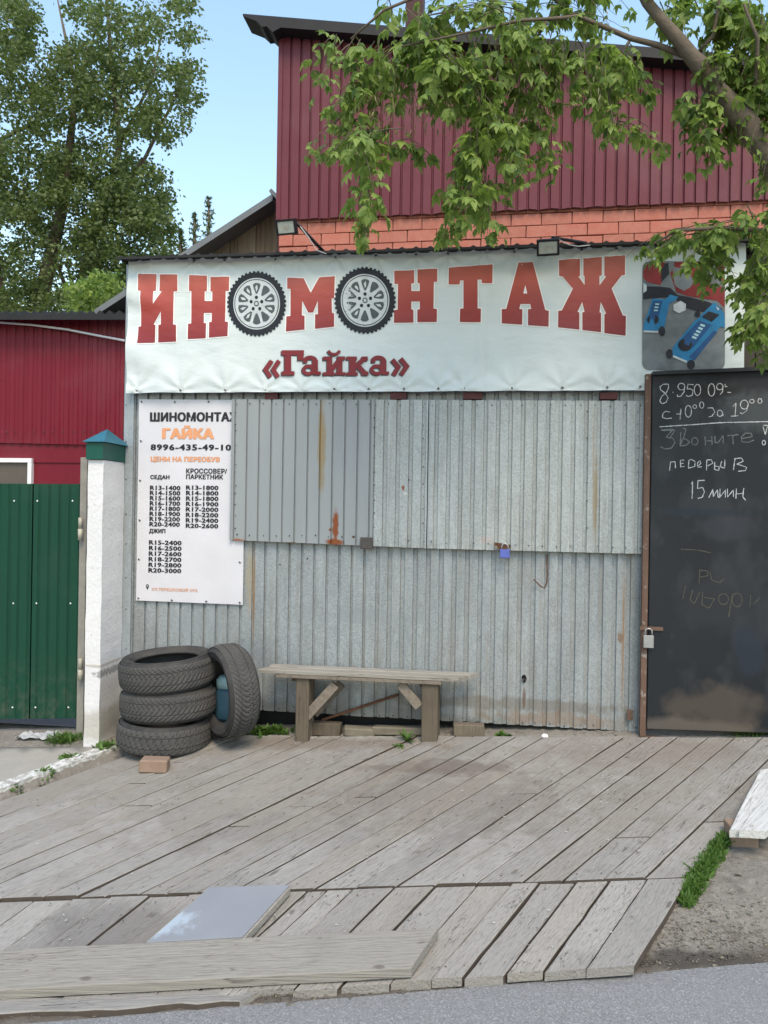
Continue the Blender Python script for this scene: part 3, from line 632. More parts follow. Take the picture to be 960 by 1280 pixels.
# ------------------------------------------------------------------ banner and its print
BY = 5.205
ban = thing('banner', PW(480, 490, BY), 'long pale blue banner with red lettering and two wheels above the hatches', 'banner')
bl = linz((158, 491), (808, 487.5), BY); bt = linz((160, 322.5), (930, 303.5), BY)
bx0, bx1 = X(158.5, 400, BY), X(931, 400, BY)
eye_t = [(181, 329), (243, 327), (281, 326), (344, 324), (375, 323.5), (420, 322), (470, 320), (520, 318.5), (560, 317.5), (604, 316.5), (643, 315), (690, 313.5), (727, 312.5), (770, 311), (820, 309.5), (870, 308)]
eye_b = [(170, 487.5), (226, 487.5), (282, 487.5), (331, 487), (376, 486.5), (418, 486), (461, 486), (505, 486), (548, 485.5), (580, 485), (640, 485), (703, 484.5), (759, 484), (800, 483.5)]
E3 = [(PW(*e, BY), 1) for e in eye_t]+[(PW(*e, BY), -1) for e in eye_b]
def bd(x, z):
    d = -.006*noise.noise(Vector((x*1.6, z*2, 0)))-.004*noise.noise(Vector((x*3+z*3, z*5-x*2, 4)))
    d -= .0022*abs(noise.noise(Vector((x*7+z*4, z*9, 2))))
    for p, s in E3:
        dx = x-p.x
        if abs(dx) < .35:
            dz = abs(z-p.z); r = math.hypot(dx, dz)+.01; a = math.atan2(dx, dz)
            d += .008*math.exp(-r/.15)*(.4+math.cos(a*7+p.x*5))
    e = (x-bx0)
    if e < .4: d -= .013*(1-e/.4)*math.sin(z*16+e*10+noise.noise(Vector((0, z*5, 3)))*2)
    for xx, w in ((X(418, 400, BY), .02), (X(437, 400, BY), .014), (X(600, 400, BY), .02), (X(822, 400, BY), .02)): d -= .004*math.exp(-((x-xx)/w)**2)
    return d
mb = MB(); nxb, nzb = 300, 66
for i in range(nxb+1):
    x = bx0+(bx1-bx0)*i/nxb; z0, z1 = bl(x), bt(x)
    for j in range(nzb+1):
        z = z0+(z1-z0)*j/nzb; t = j/nzb
        mb.v.append((x+.004*noise.noise(Vector((0, z*6, 0)))*(i in (0, nxb)), BY+bd(x, z), z+(.004*noise.noise(Vector((x*5, 0, 0))) if j in (0, nzb) else 0)))
mb.f = [(i*(nzb+1)+j, (i+1)*(nzb+1)+j, (i+1)*(nzb+1)+j+1, i*(nzb+1)+j+1) for i in range(nxb) for j in range(nzb)]; mb.m = [0]*len(mb.f); mb.sm = [True]*len(mb.f)
cloth = mb.build('cloth', M['banner'], ban)
def flat_print(name, polys, mat, parent, off=.003, step=.03, disp=bd, Y=BY, holes=(), cut=True, label=None, world=False):
    """polys: lists of photo px points (or (x, z) if world) printed on the cloth; follows its folds"""
    bm = bmesh.new()
    for poly in polys:
        vs_ = []
        for p in poly:
            if not world: q = PW(p[0], p[1], Y); vs_.append(bm.verts.new((q.x, 0, q.z)))
            else: vs_.append(bm.verts.new((p[0], 0, p[1])))
        es = [bm.edges.new((vs_[i], vs_[(i+1) % len(vs_)])) for i in range(len(vs_))]
        if not holes:
            try: bm.faces.new(vs_)
            except ValueError: pass
    if holes:
        for poly in holes:
            vs_ = [bm.verts.new((PW(p[0], p[1], Y).x, 0, PW(p[0], p[1], Y).z)) for p in poly]
            for i in range(len(vs_)): bm.edges.new((vs_[i], vs_[(i+1) % len(vs_)]))
        bmesh.ops.triangle_fill(bm, edges=bm.edges[:], use_beauty=True, normal=(0, -1, 0))
    bm.normal_update(); bmesh.ops.triangulate(bm, faces=[f for f in bm.faces if len(f.verts) > 4])
    if cut:
        x0, x1 = min(v.co.x for v in bm.verts), max(v.co.x for v in bm.verts); z0, z1 = min(v.co.z for v in bm.verts), max(v.co.z for v in bm.verts)
        for ax, a, b in ((0, x0, x1), (2, z0, z1)):
            k = math.ceil(a/step+.01)
            while k*step < b-.002:
                co = [0, 0, 0]; no = [0, 0, 0]; co[ax] = k*step; no[ax] = 1
                bmesh.ops.bisect_plane(bm, geom=bm.verts[:]+bm.edges[:]+bm.faces[:], plane_co=co, plane_no=no); k += 1
    o0 = WL[parent.name]
    for v in bm.verts: v.co.y = Y+disp(v.co.x, v.co.z)-off
    for v in bm.verts: v.co -= o0
    me = bpy.data.meshes.new(name); 
    for f in bm.faces: f.smooth = True
    bmesh.ops.recalc_face_normals(bm, faces=bm.faces)
    if bm.faces and sum(f.normal.y for f in bm.faces) > 0: bmesh.ops.reverse_faces(bm, faces=bm.faces)
    bm.to_mesh(me); bm.free(); me.materials.append(M[mat])
    o = bpy.data.objects.new(name, me); COL.objects.link(o); attach(o, parent, o0)
    if label: o['label'] = label
    return o
def offset_poly(P, d):
    n = len(P); ar_ = sum(P[i][0]*P[(i+1) % n][1]-P[(i+1) % n][0]*P[i][1] for i in range(n)); s = 1 if ar_ > 0 else -1; out = []
    for i in range(n):
        a, b, c = Vector(P[i-1]), Vector(P[i]), Vector(P[(i+1) % n]); e1 = (b-a).normalized(); e2 = (c-b).normalized()
        n1 = Vector((e1.y, -e1.x))*s; n2 = Vector((e2.y, -e2.x))*s; m = (n1+n2); m = m.normalized() if m.length > .05 else n1
        out.append(tuple(b+m*min(d/max(.35, m.dot(n1)), d*2.2)))
    return out
def Z(pts, ox, oy, s): return [(ox+x/s, oy+y/s) for x, y in pts]
L1 = Z([(85,150),(243,155),(240,298),(218,300),(218,415),(290,302),(270,300),(272,158),(427,161),(423,300),(392,302),(388,587),(413,590),(412,733),(258,740),(262,590),(283,588),(283,475),(218,587),(235,590),(230,742),(80,748),(85,603),(108,600),(110,298),(88,298)], 160, 320, 6.857)
L2 = Z([(525,165),(678,170),(675,300),(658,302),(656,385),(722,385),(722,303),(705,300),(708,180),(868,178),(866,298),(838,300),(832,562),(858,565),(855,687),(695,700),(697,567),(718,565),(718,487),(650,487),(650,575),(670,575),(667,705),(512,712),(515,580),(542,578),(545,300),(523,300)], 160, 320, 6.857)
L3 = Z([(345,75),(433,76),(474,158),(520,73),(605,67),(602,187),(588,188),(590,268),(602,270),(602,343),(497,354),(498,275),(513,275),(513,200),(487,265),(460,265),(427,200),(425,280),(440,283),(440,357),(337,368),(340,285),(362,283),(363,136),(345,134)], 280, 330, 4.364)
L4 = Z([(18,185),(178,178),(178,283),(155,285),(155,345),(222,345),(222,283),(205,280),(205,172),(362,165),(362,270),(335,272),(332,485),(360,488),(358,592),(203,594),(203,493),(222,490),(222,428),(155,428),(155,490),(172,495),(172,597),(15,600),(17,497),(45,495),(48,288),(20,288)], 490, 310, 6.4)
L5 = Z([(455,157),(805,132),(803,283),(718,283),(718,255),(685,255),(685,485),(712,487),(710,595),(542,593),(545,487),(572,485),(572,260),(545,262),(542,292),(453,292)], 490, 310, 6.4)
L6 = Z([(150,98),(245,92),(328,415),(352,420),(350,525),(213,517),(213,410),(235,408),(228,375),(163,375),(155,408),(176,410),(174,513),(38,503),(38,408),(68,408)], 620, 310, 5.333)
L6h = Z([(195,250),(208,305),(182,305)], 620, 310, 5.333)
L7 = Z([(420,80),(558,72),(560,190),(548,190),(590,248),(590,187),(582,186),(582,70),(705,62),(705,183),(690,185),(690,248),(735,188),(722,186),(722,58),(860,50),(860,180),(838,183),(770,270),(845,450),(866,453),(864,585),(722,568),(722,440),(735,440),(698,360),(690,430),(700,432),(700,562),(575,548),(575,430),(590,428),(574,360),(543,428),(555,430),(555,545),(413,530),(415,420),(438,418),(512,272),(445,192),(420,188)], 620, 310, 5.333)
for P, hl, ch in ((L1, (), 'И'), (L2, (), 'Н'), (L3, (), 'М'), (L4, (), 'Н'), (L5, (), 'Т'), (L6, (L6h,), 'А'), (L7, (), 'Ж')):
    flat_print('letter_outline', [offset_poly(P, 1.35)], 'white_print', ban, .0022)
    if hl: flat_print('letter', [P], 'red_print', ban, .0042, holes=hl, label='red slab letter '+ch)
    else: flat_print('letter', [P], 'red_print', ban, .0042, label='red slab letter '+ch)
for P in (L6h,): flat_print('letter_counter', [offset_poly(P, -.0)], 'white_print', ban, .0047); flat_print('letter_counter', [offset_poly(P, -1.2)], 'banner', ban, .0051)
def ell(cx, cy, rx, ry, a0=0, a1=360, n=48): return [(cx+rx*math.cos(math.radians(a0+(a1-a0)*i/n)), cy+ry*math.sin(math.radians(a0+(a1-a0)*i/n))) for i in range(n if a1-a0 == 360 else n+1)]
def wheel(cx, cy, rx, ry):
    out = []; n = 44
    for i in range(n):
        for f_, r in ((0, .955), (.18, 1.0), (.55, 1.0), (.72, .955)):
            a = 2*math.pi*(i+f_)/n; out.append((cx+rx*r*math.cos(a), cy+ry*r*math.sin(a)))
    flat_print('printed_tyre', [out], 'tyre_print', ban, .0042, label='black tyre printed as a letter O')
    E_ = lambda r, **k: ell(cx, cy, rx*r, ry*r, **k)
    flat_print('printed_rim', [E_(.79)], 'rim_print', ban, .0054)
    flat_print('rim_ring', [E_(.755)], 'rim_dark_print', ban, .0060); flat_print('rim_disc', [E_(.725)], 'rim_print', ban, .0066)
    sl_ = []
    for k in range(10):
        a = 36*k+18+random.uniform(-1, 1); h = 12.5
        sl_.append([(cx+rx*r*math.cos(math.radians(a+q)), cy+ry*r*math.sin(math.radians(a+q))) for r, q in ((.30, -5), (.48, -h), (.60, -h-.5), (.635, -5), (.635, 5), (.60, h+.5), (.48, h), (.30, 5))])
    for q in sl_: flat_print('spoke_gap', [q], 'rim_dark_print', ban, .0073, cut=False)
    sl_ = [[(cx+rx*r*math.cos(math.radians(36*k+18+q)), cy+ry*r*math.sin(math.radians(36*k+18+q))) for r, q in ((.36, 0), (.50, -5), (.58, 2), (.46, 5))] for k in range(0, 10, 1) if k not in (1, 2, 8)]
    flat_print('brake_glints', sl_, 'rim_print', ban, .0078, cut=False)['kind'] = 'stuff'
    flat_print('lug_holes', [ell(cx+rx*.19*math.cos(math.radians(a)), cy+ry*.19*math.sin(math.radians(a)), rx*.055, ry*.055, n=10) for a in range(-90, 270, 72)], 'tyre_print', ban, .0078, cut=False)
    flat_print('hub_ring', [E_(.085, n=16)], 'rim_dark_print', ban, .0078, cut=False); flat_print('hub_cap', [E_(.05, n=16)], 'rim_print', ban, .0084, cut=False)
wheel(320.8, 379.7, 36.9, 41); wheel(456.5, 375.8, 38.4, 42)
# the name in dark red slab letters with a charcoal shadow
def stroke(pts, w):
    P = [Vector(p) for p in pts]; L_, R_ = [], []
    for i, p in enumerate(P):
        d = (P[min(i+1, len(P)-1)]-P[max(i-1, 0)]).normalized(); nn = Vector((-d.y, d.x)); k = 1
        if 0 < i < len(P)-1: e = (P[i]-P[i-1]).normalized(); k = 1/max(.5, abs(nn.dot(Vector((-e.y, e.x)))))
        L_.append(tuple(p+nn*w/2*k)); R_.append(tuple(p-nn*w/2*k))
    return L_+R_[::-1]
def rc(x0, y0, x1, y1): return [(x0, y0), (x1, y0), (x1, y1), (x0, y1)]
def el(cx, cy, rx, ry, a0, a1, n=10): return [(cx+rx*math.cos(math.radians(a0+(a1-a0)*i/n)), cy+ry*math.sin(math.radians(a0+(a1-a0)*i/n))) for i in range(n+1)]
def ltr_a(x): return [stroke(el(x+48, 128, 34, 22, 200, 358), 24), rc(x+62, 122, x+95, 205), stroke([(x+70, 200), (x+112, 200)], 20), stroke(el(x+38, 180, 30, 23, -90, 270, 18), 21), rc(x+38, 147, x+80, 166), rc(x+6, 112, x+30, 138)]
name_letters = [
 ('«', [stroke([(95,124),(58,178),(88,222)], 26), stroke([(140,124),(104,178),(134,222)], 26)]),
 ('Г', [rc(172, 64, 212, 210), rc(155, 62, 288, 92), rc(252, 88, 286, 122), rc(155, 188, 232, 211), rc(155, 66, 176, 92)]),
 ('а', ltr_a(278)),
 ('й', [rc(428, 102, 458, 212), rc(488, 102, 520, 212), stroke([(440, 200), (508, 112)], 26), rc(404, 100, 452, 122), rc(488, 100, 536, 122), rc(404, 194, 472, 214), rc(478, 194, 540, 212), stroke(el(470, 52, 36, 36, 160, 20, 10), 17)]),
 ('к', [rc(562, 102, 600, 212), rc(545, 100, 606, 122), rc(545, 194, 612, 214), stroke([(598, 160), (650, 112)], 27), stroke([(606, 150), (655, 200)], 29), rc(634, 100, 672, 126), rc(634, 190, 676, 212)]),
 ('а', ltr_a(688)),
 ('»', [stroke([(818, 118),(856, 162),(826, 212)], 27), stroke([(868, 112),(906, 158),(872, 210)], 27)])]
for ch, parts in name_letters:
    for k, q in enumerate(parts):
        pass
    def merged(dx, dy, off, mat, nm, lab=None):
        n0 = None; bmx = []
        obs = [flat_print(nm, [[(320+(x+dx)/4.8, 425+(y+dy)/4.8) for x, y in q]], mat, ban, off+.00025*k, cut=False) for k, q in enumerate(parts)]
        bm = bmesh.new()
        for o in obs: bm.from_mesh(o.data)
        me = bpy.data.meshes.new(nm); bm.to_mesh(me); bm.free(); me.materials.append(M[mat])
        o = obs[0]; o.data = me
        for q in obs[1:]: bpy.data.objects.remove(q)
        if lab: o['label'] = lab
    merged(-7, 6, .0035, 'shadow_print', 'letter_shadow'); merged(0, 0, .006, 'dark_red_print', 'small_letter', 'dark red letter '+ch if ch not in '«»' else 'dark red quotation mark')
# the printed photo of two blue trolley jacks
def J(pts): return Z(pts, 790, 300, 5.647)
rr = 55; X0, X1, Y0, Y1 = 72, 655, 150, 920
rp = []
for cx_, cy_, a0 in ((X1-rr, Y0+rr, -90), (X1-rr, Y1-rr, 0), (X0+rr, Y1-rr, 90), (X0+rr, Y0+rr, 180)):
    rp += [(cx_+rr*math.cos(math.radians(a0+15*i)), cy_+rr*math.sin(math.radians(a0+15*i))) for i in range(7)]
flat_print('printed_photo', [J(rp)], 'photo_grey', ban, .0035, label='rounded photo of two blue trolley jacks')
def jp(nm, polys, mat, off):
    for k, p in enumerate(polys): flat_print(nm, [J(p)], mat, ban, off+.0001*k, cut=False)
jp('photo_red_car', [[(78,215),(90,185),(125,165),(230,160),(250,210),(200,320),(110,300),(78,270)], [(300,155),(600,152),(650,180),(652,480),(600,430),(400,400),(310,370),(270,240)]], 'photo_red', .0048)
jp('photo_shadow_area', [[(78,330),(190,330),(270,340),(330,400),(78,420)], [(290,385),(400,405),(540,440),(640,490),(560,520),(440,500),(340,470)], [(205,180),(255,160),(262,240),(205,300)]], 'photo_dark', .0054)
jp('photo_jack', [[(145,415),(240,420),(185,640),(78,650),(80,600)], [(245,380),(325,405),(300,430),(262,450),(222,640),(185,625),(235,440)], [(440,570),(540,510),(655,570),(420,870),(285,830),(285,760)], [(475,540),(580,440),(650,520),(655,620),(590,610),(560,580)]], 'photo_blue', .006)
jp('photo_jack_arm', [[(150,430),(215,430),(180,560),(110,560)], [(470,570),(560,600),(430,760),(330,720)], [(575,640),(600,650),(440,850),(400,830)]], 'photo_blue_dark', .0068)
jp('photo_wheel', [ell(145, 565, 42, 35, n=16), ell(373, 742, 50, 45, n=18), [(490,545),(540,505),(615,530),(560,580)], ell(210, 645, 24, 36, n=12), ell(262, 805, 24, 34, n=12), ell(415, 880, 28, 34, n=12), ell(460, 525, 20, 22, n=10)], 'photo_dark', .0076)
jp('photo_white_details', [[(80,640),(182,645),(182,656),(80,653)], [(290,815),(388,855),(384,870),(286,828)], [(340,432),(378,455),(375,500),(330,520),(290,498),(290,460)], [(78,305),(100,320),(102,360),(78,378)], [(590,470),(615,490),(600,500)]], 'rim_print', .0078)
jp('photo_jack_marks', [[(163,450),(190,452),(187,462),(161,460)],[(158,472),(185,474),(183,484),(156,482)],[(154,494),(181,496),(178,506),(152,504)]]+[[(470+dx,620+dy),(500+dx,632+dy),(492+dx,645+dy),(462+dx,633+dy)] for dx, dy in ((15,-28),(0,-6),(-15,16),(-30,38),(-44,58))], 'canister_top', .0080)
em = MB()
for k in range(8): a, b = 2*math.pi*k/8, 2*math.pi*(k+1)/8; em.add([(.010*math.cos(a), -.0045, .010*math.sin(a)), (.010*math.cos(b), -.0045, .010*math.sin(b)), (.0055*math.cos(b), -.0065, .0055*math.sin(b)), (.0055*math.cos(a), -.0065, .0055*math.sin(a))], [(0, 1, 2, 3)])
for k in range(1): em.add([(.0055*math.cos(2*math.pi*i/8), -.005, .0055*math.sin(2*math.pi*i/8)) for i in range(8)], [tuple(range(8))], 1)
eo = em.build('eyelet', [M['steel'], M['black']], ban, origin=Vector((0, 0, 0))); eyelet_me = eo.data; bpy.data.objects.remove(eo)
for p, s in E3: inst_me(eyelet_me, 'eyelet', ban, (p.x, BY+bd(p.x, p.z), p.z))

# ------------------------------------------------------------------ price poster
PY = 5.262
pos = thing('price_poster', PW(240, 750, PY), 'white vertical price list poster half tucked under the left hatch', 'poster')
def pdz(x, z): return -.0025*noise.noise(Vector((x*5, z*4, 7)))-.0015*noise.noise(Vector((x*11+z*9, z*6, 1)))-.002*abs(noise.noise(Vector((x*6-z*7, z*3, 5))))
TLp, TRp, BRp, BLp = PW(174, 499, PY), PW(307, 500, PY), PW(303.5, 756, PY), PW(170, 750.5, PY)
mb = MB(); a_, b_2 = 26, 50
for i in range(a_+1):
    for j in range(b_2+1):
        p = TLp.lerp(TRp, i/a_).lerp(BLp.lerp(BRp, i/a_), j/b_2); mb.v.append((p.x, PY+pdz(p.x, p.z), p.z))
mb.f = [(i*(b_2+1)+j, i*(b_2+1)+j+1, (i+1)*(b_2+1)+j+1, (i+1)*(b_2+1)+j) for i in range(a_) for j in range(b_2)]; mb.m = [0]*len(mb.f); mb.sm = [True]*len(mb.f)
mb.build('poster_sheet', M['poster'], pos)
_tc = {}
def text2d(body, bold=.028, space=1.0):
    k = (body, bold, space)
    if k not in _tc:
        cu = bpy.data.curves.new('t', 'FONT'); cu.body = body; cu.resolution_u = 2; cu.offset = bold; cu.space_character = space
        o = bpy.data.objects.new('t', cu); COL.objects.link(o); bpy.context.view_layer.update()
        me = bpy.data.meshes.new_from_object(o.evaluated_get(bpy.context.evaluated_depsgraph_get())); n = len(me.vertices)
        v = [tuple(q.co) for q in me.vertices]; f = [tuple(p.vertices) for p in me.polygons]
        bpy.data.objects.remove(o); bpy.data.curves.remove(cu); bpy.data.meshes.remove(me); _tc[k] = (v, f)
    return _tc[k]
def text_on_(body, x0, x1, yt, yb, mat, parent, Y=PY, disp=pdz, off=.0022, bold=.028, space=1.06, name='text_line'):
    v, f = text2d(body, 0, space); xa, xb = min(p[0] for p in v), max(p[0] for p in v); ya, yb_ = min(p[1] for p in v), max(p[1] for p in v)
    A, B, C_ = PW(x0, yb, Y), PW(x1, yb, Y), PW(x0, yt, Y); w = B.x-A.x; h = C_.z-A.z
    mb = MB(); out = []
    bb = BOLD.get(bold, .03)*(yb_-ya)
    for k, (ex, ez) in enumerate(((0, 0), (1, 0), (-1, 0), (0, 1), (0, -1), (.7, .7), (-.7, .7), (.7, -.7), (-.7, -.7))):
        out = []
        for p in v:
            x = A.x+(p[0]+ex*bb-xa)/(xb-xa)*w; z = A.z+(p[1]+ez*bb*.6-ya)/(yb_-ya)*h; out.append((x, Y+disp(x, z)-off-.00012*k, z))
        mb.add(out, f)
    return mb.build(name, M[mat], parent)
BOLD = {.032: .085, .028: .085, .026: .07, .035: .07, .03: .06, .022: .065, .02: .02}
def text_on(*a, **k): return text_on_(*a, **k)
text_on('ШИНОМОНТАЖ', 188.3, 300, 515.8, 526.6, 'ink', pos, bold=.032)
text_on('ГАЙКА', 204, 266.5, 532.5, 548, 'orange_ink', pos, bold=.028)
text_on('8996-435-49-10', 189, 288.5, 555.5, 562.5, 'ink', pos, bold=.026, space=1.15)
text_on('ЦЕНЫ НА ПЕРЕОБУВ', 189, 274.5, 570.8, 577.8, 'orange_ink', pos, bold=.035)
text_on('КРОССОВЕР/', 233, 283.5, 585.6, 591.6, 'ink', pos, bold=.03); text_on('ПАРКЕТНИК', 233, 278.8, 593.0, 598.6, 'ink', pos, bold=.03)
text_on('СЕДАН', 188.3, 211.7, 593.8, 599.6, 'ink', pos, bold=.03)
for k, s in enumerate(['R13-1400','R14-1500','R15-1600','R16-1700','R17-1800','R18-1900','R19-2200','R20-2400']): y = 609.6+6.49*k; text_on(s, 187.9-.1*k, 225.3-.1*k, y-2.6, y+2.6, 'ink', pos, bold=.022)
for k, s in enumerate(['R13-1800','R14-1800','R15-1800','R16-1900','R17-2000','R18-2200','R19-2400','R20-2600']): y = 609.4+6.8*k; text_on(s, 233-.05*k, 272.9-.05*k, y-2.6, y+2.6, 'ink', pos, bold=.022)
text_on('ДЖИП', 186.7, 206.5, 661, 667, 'ink', pos, bold=.022)
for k, s in enumerate(['R15-2400','R16-2500','R17-2600','R18-2700','R19-2800','R20-3000']): y = 677.9+6.95*k; text_on(s, 186.6-.1*k, 226.8-.1*k, y-2.6, y+2.6, 'ink', pos, bold=.022)
text_on('УЛ.ТЕРЕШКОВОЙ 27/2', 189.5, 247, 733.6, 738.0, 'orange_ink', pos, bold=.02)
flat_print('map_pin', [[(184.4, 737.2), (182.7, 733.6), (182.4, 732), (183.2, 730.6), (184.4, 730.1), (185.6, 730.6), (186.4, 732), (186.1, 733.6)]], 'ink', pos, .0022, disp=pdz, Y=PY, cut=False)
flat_print('map_pin_dot', [ell(184.4, 732.3, .9, .9, n=8)], 'poster', pos, .003, disp=pdz, Y=PY, cut=False)
for x, y in ((177.5, 502), (219, 502.5), (261, 502), (176.5, 551), (175.5, 600.5), (175, 650), (174, 699), (173.3, 747.5), (215, 750), (258, 751.5), (300, 753), (300, 702.5)):
    p = PW(x, y, PY); inst_me(eyelet_me, 'eyelet', pos, (p.x, PY+pdz(p.x, p.z), p.z), scale=(.9, 1, .9))

# ------------------------------------------------------------------ dark metal door with chalk writing
DY = 5.17
dfr = thing('metal_door', (X(880, 910, DY), DY, 0), 'dark metal door covered in chalk writing, right of the kiosk', 'door')
dx0 = X(812, 700, DY); dt = linz((812, 469), (960, 463), DY); db = linz((812, 911.5), (960, 916.5), DY); dx1 = 1.95
mb = MB(); mb.box((dx0, DY, 0), (dx1, DY+.04, 1)); mb.v = [(x, y, dt(x) if z else db(x)) for x, y, z in mb.v]; mb.build('door_leaf', M['door'], dfr, bevel=.004)
mb = MB(); mb.box((dx0-.004, DY-.035, 0), (dx1, DY+.035, 1)); mb.v = [(x, y, dt(x)+(.018 if z else -.004)) for x, y, z in mb.v]; mb.build('top_lip', M['door'], dfr)
mb = MB(); mb.box((X(803.5, 700, DY), DY+.004, -.03), (dx0-.006, DY+.05, dt(dx0)+.008)); mb.build('door_post', M['frame_brown'], dfr, bevel=.002)
fbox(800, 784, 829, 787.5, DY-.012, .01, 'hasp', 'frame_brown', dfr)
MB().box((dx0-.02, DY+.02, -.07), (dx1, DY+.06, -.028)).build('threshold', M['frame_brown'], dfr)
def chalk(strokes, ox, oy, s, w, mat, name, label=None):
    mb = MB(); k = 0
    for st_ in strokes:
        q = [(ox+x/s, oy+y/s) for x, y in st_]; P = [PW(x, y, DY) for x, y in q]
        # resample
        R_ = [P[0]]
        for a, b in zip(P, P[1:]):
            m_n = max(1, int((b-a).length/.008))
            R_ += [a.lerp(b, (i+1)/m_n) for i in range(m_n)]
        v = []
        for i, p in enumerate(R_):
            d = (R_[min(i+1, len(R_)-1)]-R_[max(0, i-1)]); d = d.normalized() if d.length > 0 else Vector((1, 0, 0)); nn = Vector((-d.z, 0, d.x)); ww = w*random.uniform(.55, 1.25)/2
            p = p+Vector((random.uniform(-.0006, .0006), 0, random.uniform(-.0006, .0006)))
            v += [(p.x+nn.x*ww, DY-.0016-.0002*(k % 7), p.z+nn.z*ww), (p.x-nn.x*ww, DY-.0016-.0002*(k % 7), p.z-nn.z*ww)]
        mb.add(v, [(2*i, 2*i+1, 2*i+3, 2*i+2) for i in range(len(R_)-1)]); k += 1
    o = mb.build(name, M[mat], dfr)
    if label: o['label'] = label
def cir(cx, cy, rx, ry, a0=-90, a1=270, n=12): return el(cx, cy, rx, ry, a0, a1, n)
# zoom frame of the drawing: origin (800, 460), scale 6
chalk([[(212,120),(175,122),(150,140),(155,165),(190,190),(210,225),(195,258),(165,268),(148,250),(160,215),(200,180),(215,145),(212,120)], [(243,180),(250,184)],
       cir(310,140,26,26)[:13], [(334,140),(330,180),(305,212),(282,215),(280,200)], [(400,125),(360,122),(352,160),(375,155),(398,170),(390,205),(360,215),(345,205)], cir(430,165,24,42), cir(535,165,25,48),
       cir(598,140,24,24), [(622,140),(618,180),(600,200)], [(636,120),(640,140),(655,140)], [(655,182),(682,184)]], 800, 460, 6, .0055, 'chalk', 'chalk_line', 'chalk phone number')
chalk([[(225,330),(190,325),(170,345),(168,372),(200,380),(238,376)], [(272,345),(308,345),(306,290),(300,385)], cir(362,325,24,45), cir(410,290,14,14), cir(462,278,16,24), [(505,300),(545,300),(560,330),(540,360),(515,368)], cir(598,340,20,24), [(615,325),(625,360)],
       [(695,290),(720,262),(712,365)], [(682,362),(735,358)], cir(782,275,30,34), [(808,275),(800,320),(765,345),(750,335)], cir(838,250,17,14), cir(898,248,15,18)], 800, 460, 6, .005, 'chalk', 'chalk_line', 'chalk opening hours')
chalk([[(145,441),(400,425),(600,410),(960,402)]], 800, 460, 6, .006, 'chalk', 'chalk_rule')
chalk([[(155,465),(250,458),(195,520),(245,525),(262,560),(235,600),(190,608),(152,590)], [(165,470),(262,468),(220,530)], [(320,450),(345,458),(330,510),(300,585),(345,580),(372,555),(340,530),(310,540)], [(305,480),(300,585)], cir(410,550,24,28), [(486,515),(490,580)], [(486,550),(535,545)], [(538,510),(540,575)], [(560,510),(562,560),(585,562),(622,508),(624,568)], [(655,508),(740,500)], [(695,505),(698,572)], [(762,530),(840,515),(835,490),(790,488),(758,520),(765,555),(810,558),(855,540)]], 800, 460, 6, .006, 'chalk_dim', 'chalk_line', 'chalk word asking to call')
chalk([[(925,430),(958,430),(938,500),(922,440)], cir(928,560,12,18)], 800, 460, 6, .005, 'chalk', 'chalk_line')
chalk([[(222,770),(228,705),(262,702),(266,752)], [(330,690),(302,692),(304,742),(332,738)], [(304,716),(326,714)], [(365,690),(362,752),(410,738),(412,700),(380,685),(362,700)], [(430,742),(455,715),(450,695),(430,712),(432,745),(462,740)], [(500,690),(498,768)], [(500,690),(535,688),(545,715),(505,735)], [(560,705),(558,760),(590,770),(592,740),(562,735)], [(612,700),(600,740),(634,752),(636,688)], [(712,680),(700,765)], [(705,680),(760,675),(775,700),(725,720),(800,745),(790,770),(735,775)]], 800, 460, 6, .0055, 'chalk', 'chalk_line', 'chalk word for break')
chalk([[(385,870),(395,850),(390,980)], [(485,842),(435,845),(430,905),(470,895),(482,930),(465,970),(432,978)], [(515,975),(545,910),(550,965),(580,912),(585,968),(600,970)], [(600,905),(598,968),(640,915),(640,970)], [(655,905),(655,968),(700,915),(700,968)], [(722,905),(718,980)], [(720,945),(770,940)], [(778,900),(770,965),(792,992)]], 800, 460, 6, .0055, 'chalk', 'chalk_line', 'chalk fifteen minutes')
chalk([[(330,320),(325,395)], [(325,320),(370,325),(375,350),(330,360)], [(385,330),(395,375),(440,390),(465,365)], [(225,205),(320,210),(390,225)], [(250,405),(235,480)], [(290,430),(275,485),(300,505),(330,440)], [(345,440),(340,510),(380,530),(410,480),(350,470)], cir(460,480,28,30), [(510,450),(488,580)], cir(535,485,28,38), [(610,460),(605,525)], [(625,510),(660,470)]], 800, 640, 4.4125, .0055, 'chalk_old', 'chalk_line', 'faded old chalk letters')
# padlocks
def padlock(cx, cy, Y, w, h, mat, label):
    p = PW(cx, cy, Y); t = thing('padlock', p, label, 'padlock')
    MB().box((p.x-w/2, Y-.012, p.z-h/2), (p.x+w/2, Y+.008, p.z+h/2)).build('lock_body', M[mat], t, bevel=.003)
    pts = [(p.x+w*.33*math.cos(a), Y-.002, p.z+h/2+h*.28+w*.33*math.sin(a)) for a in [math.pi*i/8 for i in range(9)]]
    MB().tube([(p.x+w*.33, Y-.002, p.z+h*.45)]+pts+[(p.x-w*.33, Y-.002, p.z+h*.45)], .0042, 8).build('shackle', M['steel'], t); return t
padlock(631, 692, HY-.03, .062, .055, 'lock_blue', 'small blue padlock hanging under the right hatch')
lt_ = PW(628, 682, HY-.02); tag(MB().bar(PW(618, 680, HY-.02), PW(638, 683, HY-.02), .014, .022, (0, 0, 1)).bar(PW(622, 683, HY-.026), PW(634, 685, HY-.026), .012, .03).build('hasp', M['rusty'], h2), None)
padlock(810.5, 802, DY-.02, .062, .078, 'steel', 'silver grey padlock hanging on the dark door post')

